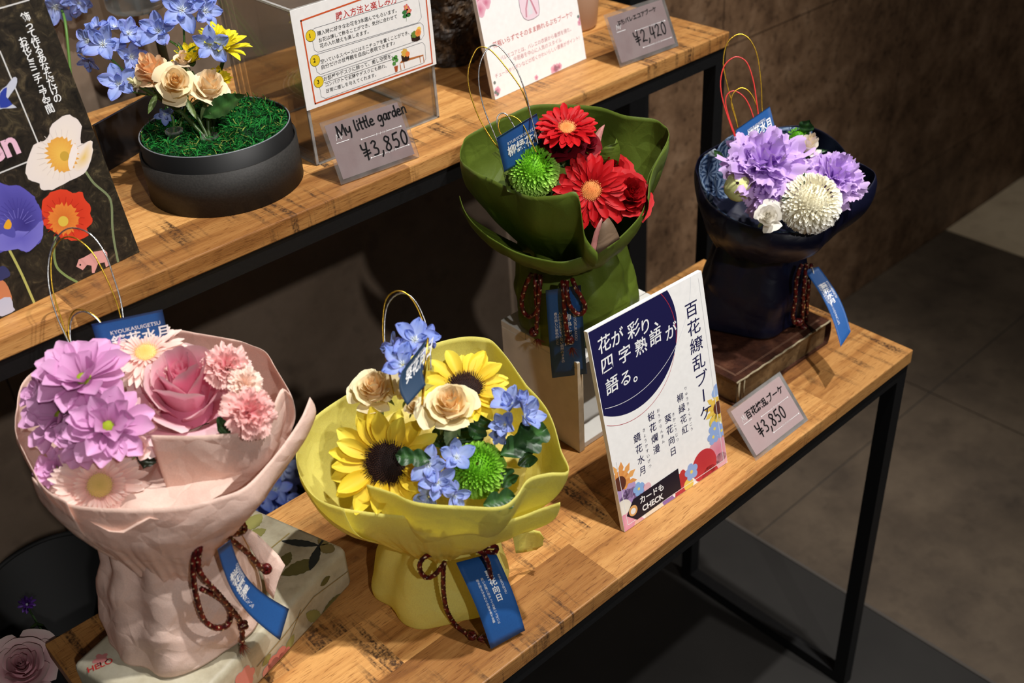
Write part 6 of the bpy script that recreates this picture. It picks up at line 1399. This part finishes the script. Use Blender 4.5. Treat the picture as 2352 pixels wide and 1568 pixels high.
# ------------------------------------------------------------------ under the tables: flower buckets in the dark
M_BUCK = mat_plain('black_bucket', (.004, .004, .004), .7, 0, .2)
def bucket(label, c, r, top):
    t = thing('flower_bucket', label, 'bucket', V((c[0], c[1], FZ + .0045)), 'black flower buckets on the floor'); O = V((c[0], c[1], FZ + .0048)); h = top - O.z
    m = MB(); m.lathe(O, [(0, 0), (r * .72, 0), (r, h), (r * .95, h), (r * .68, .006), (0, .006)], 48); m.build('body', M_BUCK, t)
    m = MB(); m.tube([O + V((math.cos(a) * r, math.sin(a) * r, h)) for a in [2 * PI * k / 60 for k in range(61)]], .0032, 8); m.build('rim', M_BUCK, t); return t
def stalk(label, heads, root, cat='flower', pale=.5, kind='floret'):
    t = thing('delphinium' if kind == 'floret' else 'rose', label, cat, root, 'delphiniums in the dark bucket'); c = srgb(50, 76, 36)
    for k, (x, y, r, yy) in enumerate(heads):
        P = at(x, y, y=yy); R = r * depth(P) / CAM_F
        if kind == 'floret': floret(t, P, facing(P, .9, .4), R, seed=300 + int(x), pale=pale)
    top = at(heads[0][0], heads[0][1], y=heads[0][3]); m = MB(); m.tube(spline([V(root), (V(root) + top) / 2 + V((.01, 0, .02)), top + CAM_R[2] * .006], 8), .0016, 7, None, c)
    for x, y, r, yy in heads[1:]:
        P = at(x, y, y=yy) + CAM_R[2] * .005; m.tube([P, (P + top) / 2 - UP * .02, top - UP * .03], .0010, 6, None, c)
    m.build('stem', M_LEAF, t); return t
B1 = (-0.570, 0.630); bucket('black flower bucket with delphiniums standing behind the lower table', B1, .085, -.235)
stalk('deep blue delphinium in the dark gap between pink and yellow bouquets', [(632, 1125, 34, .58), (600, 1140, 34, .575), (655, 1150, 30, .575), (640, 1175, 26, .565), (596, 1180, 24, .565)], V((B1[0] - .02, B1[1] - .01, -.56)), pale=.15)
stalk('white delphinium in the dark gap beside the yellow bouquet edge', [(655, 1075, 32, .61), (672, 1050, 28, .62), (690, 1090, 26, .61), (640, 1060, 24, .62), (668, 1110, 24, .60)], V((B1[0] + .02, B1[1] + .01, -.56)), pale=1.0)
B2 = (-0.895, 0.452); bucket('black flower bucket beyond the left end of the lower table', B2, .078, -.060)
t = thing('rose', 'pale pink rose in the dark lower left corner', 'flower', V((B2[0] - .02, B2[1] - .02, -.50)))
P, n, R = F(55, 1535, -.03, 92, .9, .5, 0); rose(t, P, n, R, srgb(206, 150, 160), srgb(214, 180, 180), srgb(216, 196, 190), 'rose_head', 95, 18, .95, .01, 1.1)
m = MB(); m.tube(spline([V((B2[0] - .02, B2[1] - .02, -.50)), V((B2[0] - .03, B2[1] - .04, -.08)), P - n * R * .3], 8), .0018, 7, None, srgb(56, 80, 40)); m.build('stem', M_LEAF, t)
t = thing('violet_flower', 'small violet flower in the dark left bucket', 'flower', V((B2[0], B2[1], -.5)))
P = at(62, 1388, z=-.055); daisy(t, P, facing(P, .9, .5), .010, srgb(34, 8, 58), srgb(50, 16, 84), srgb(90, 90, 100), 'flower_head', 96, 10, .3); m = MB(); m.tube([V((B2[0], B2[1], -.5)), P - UP * .01, P], .0012, 6, None, srgb(50, 70, 40)); m.build('stem', M_LEAF, t)
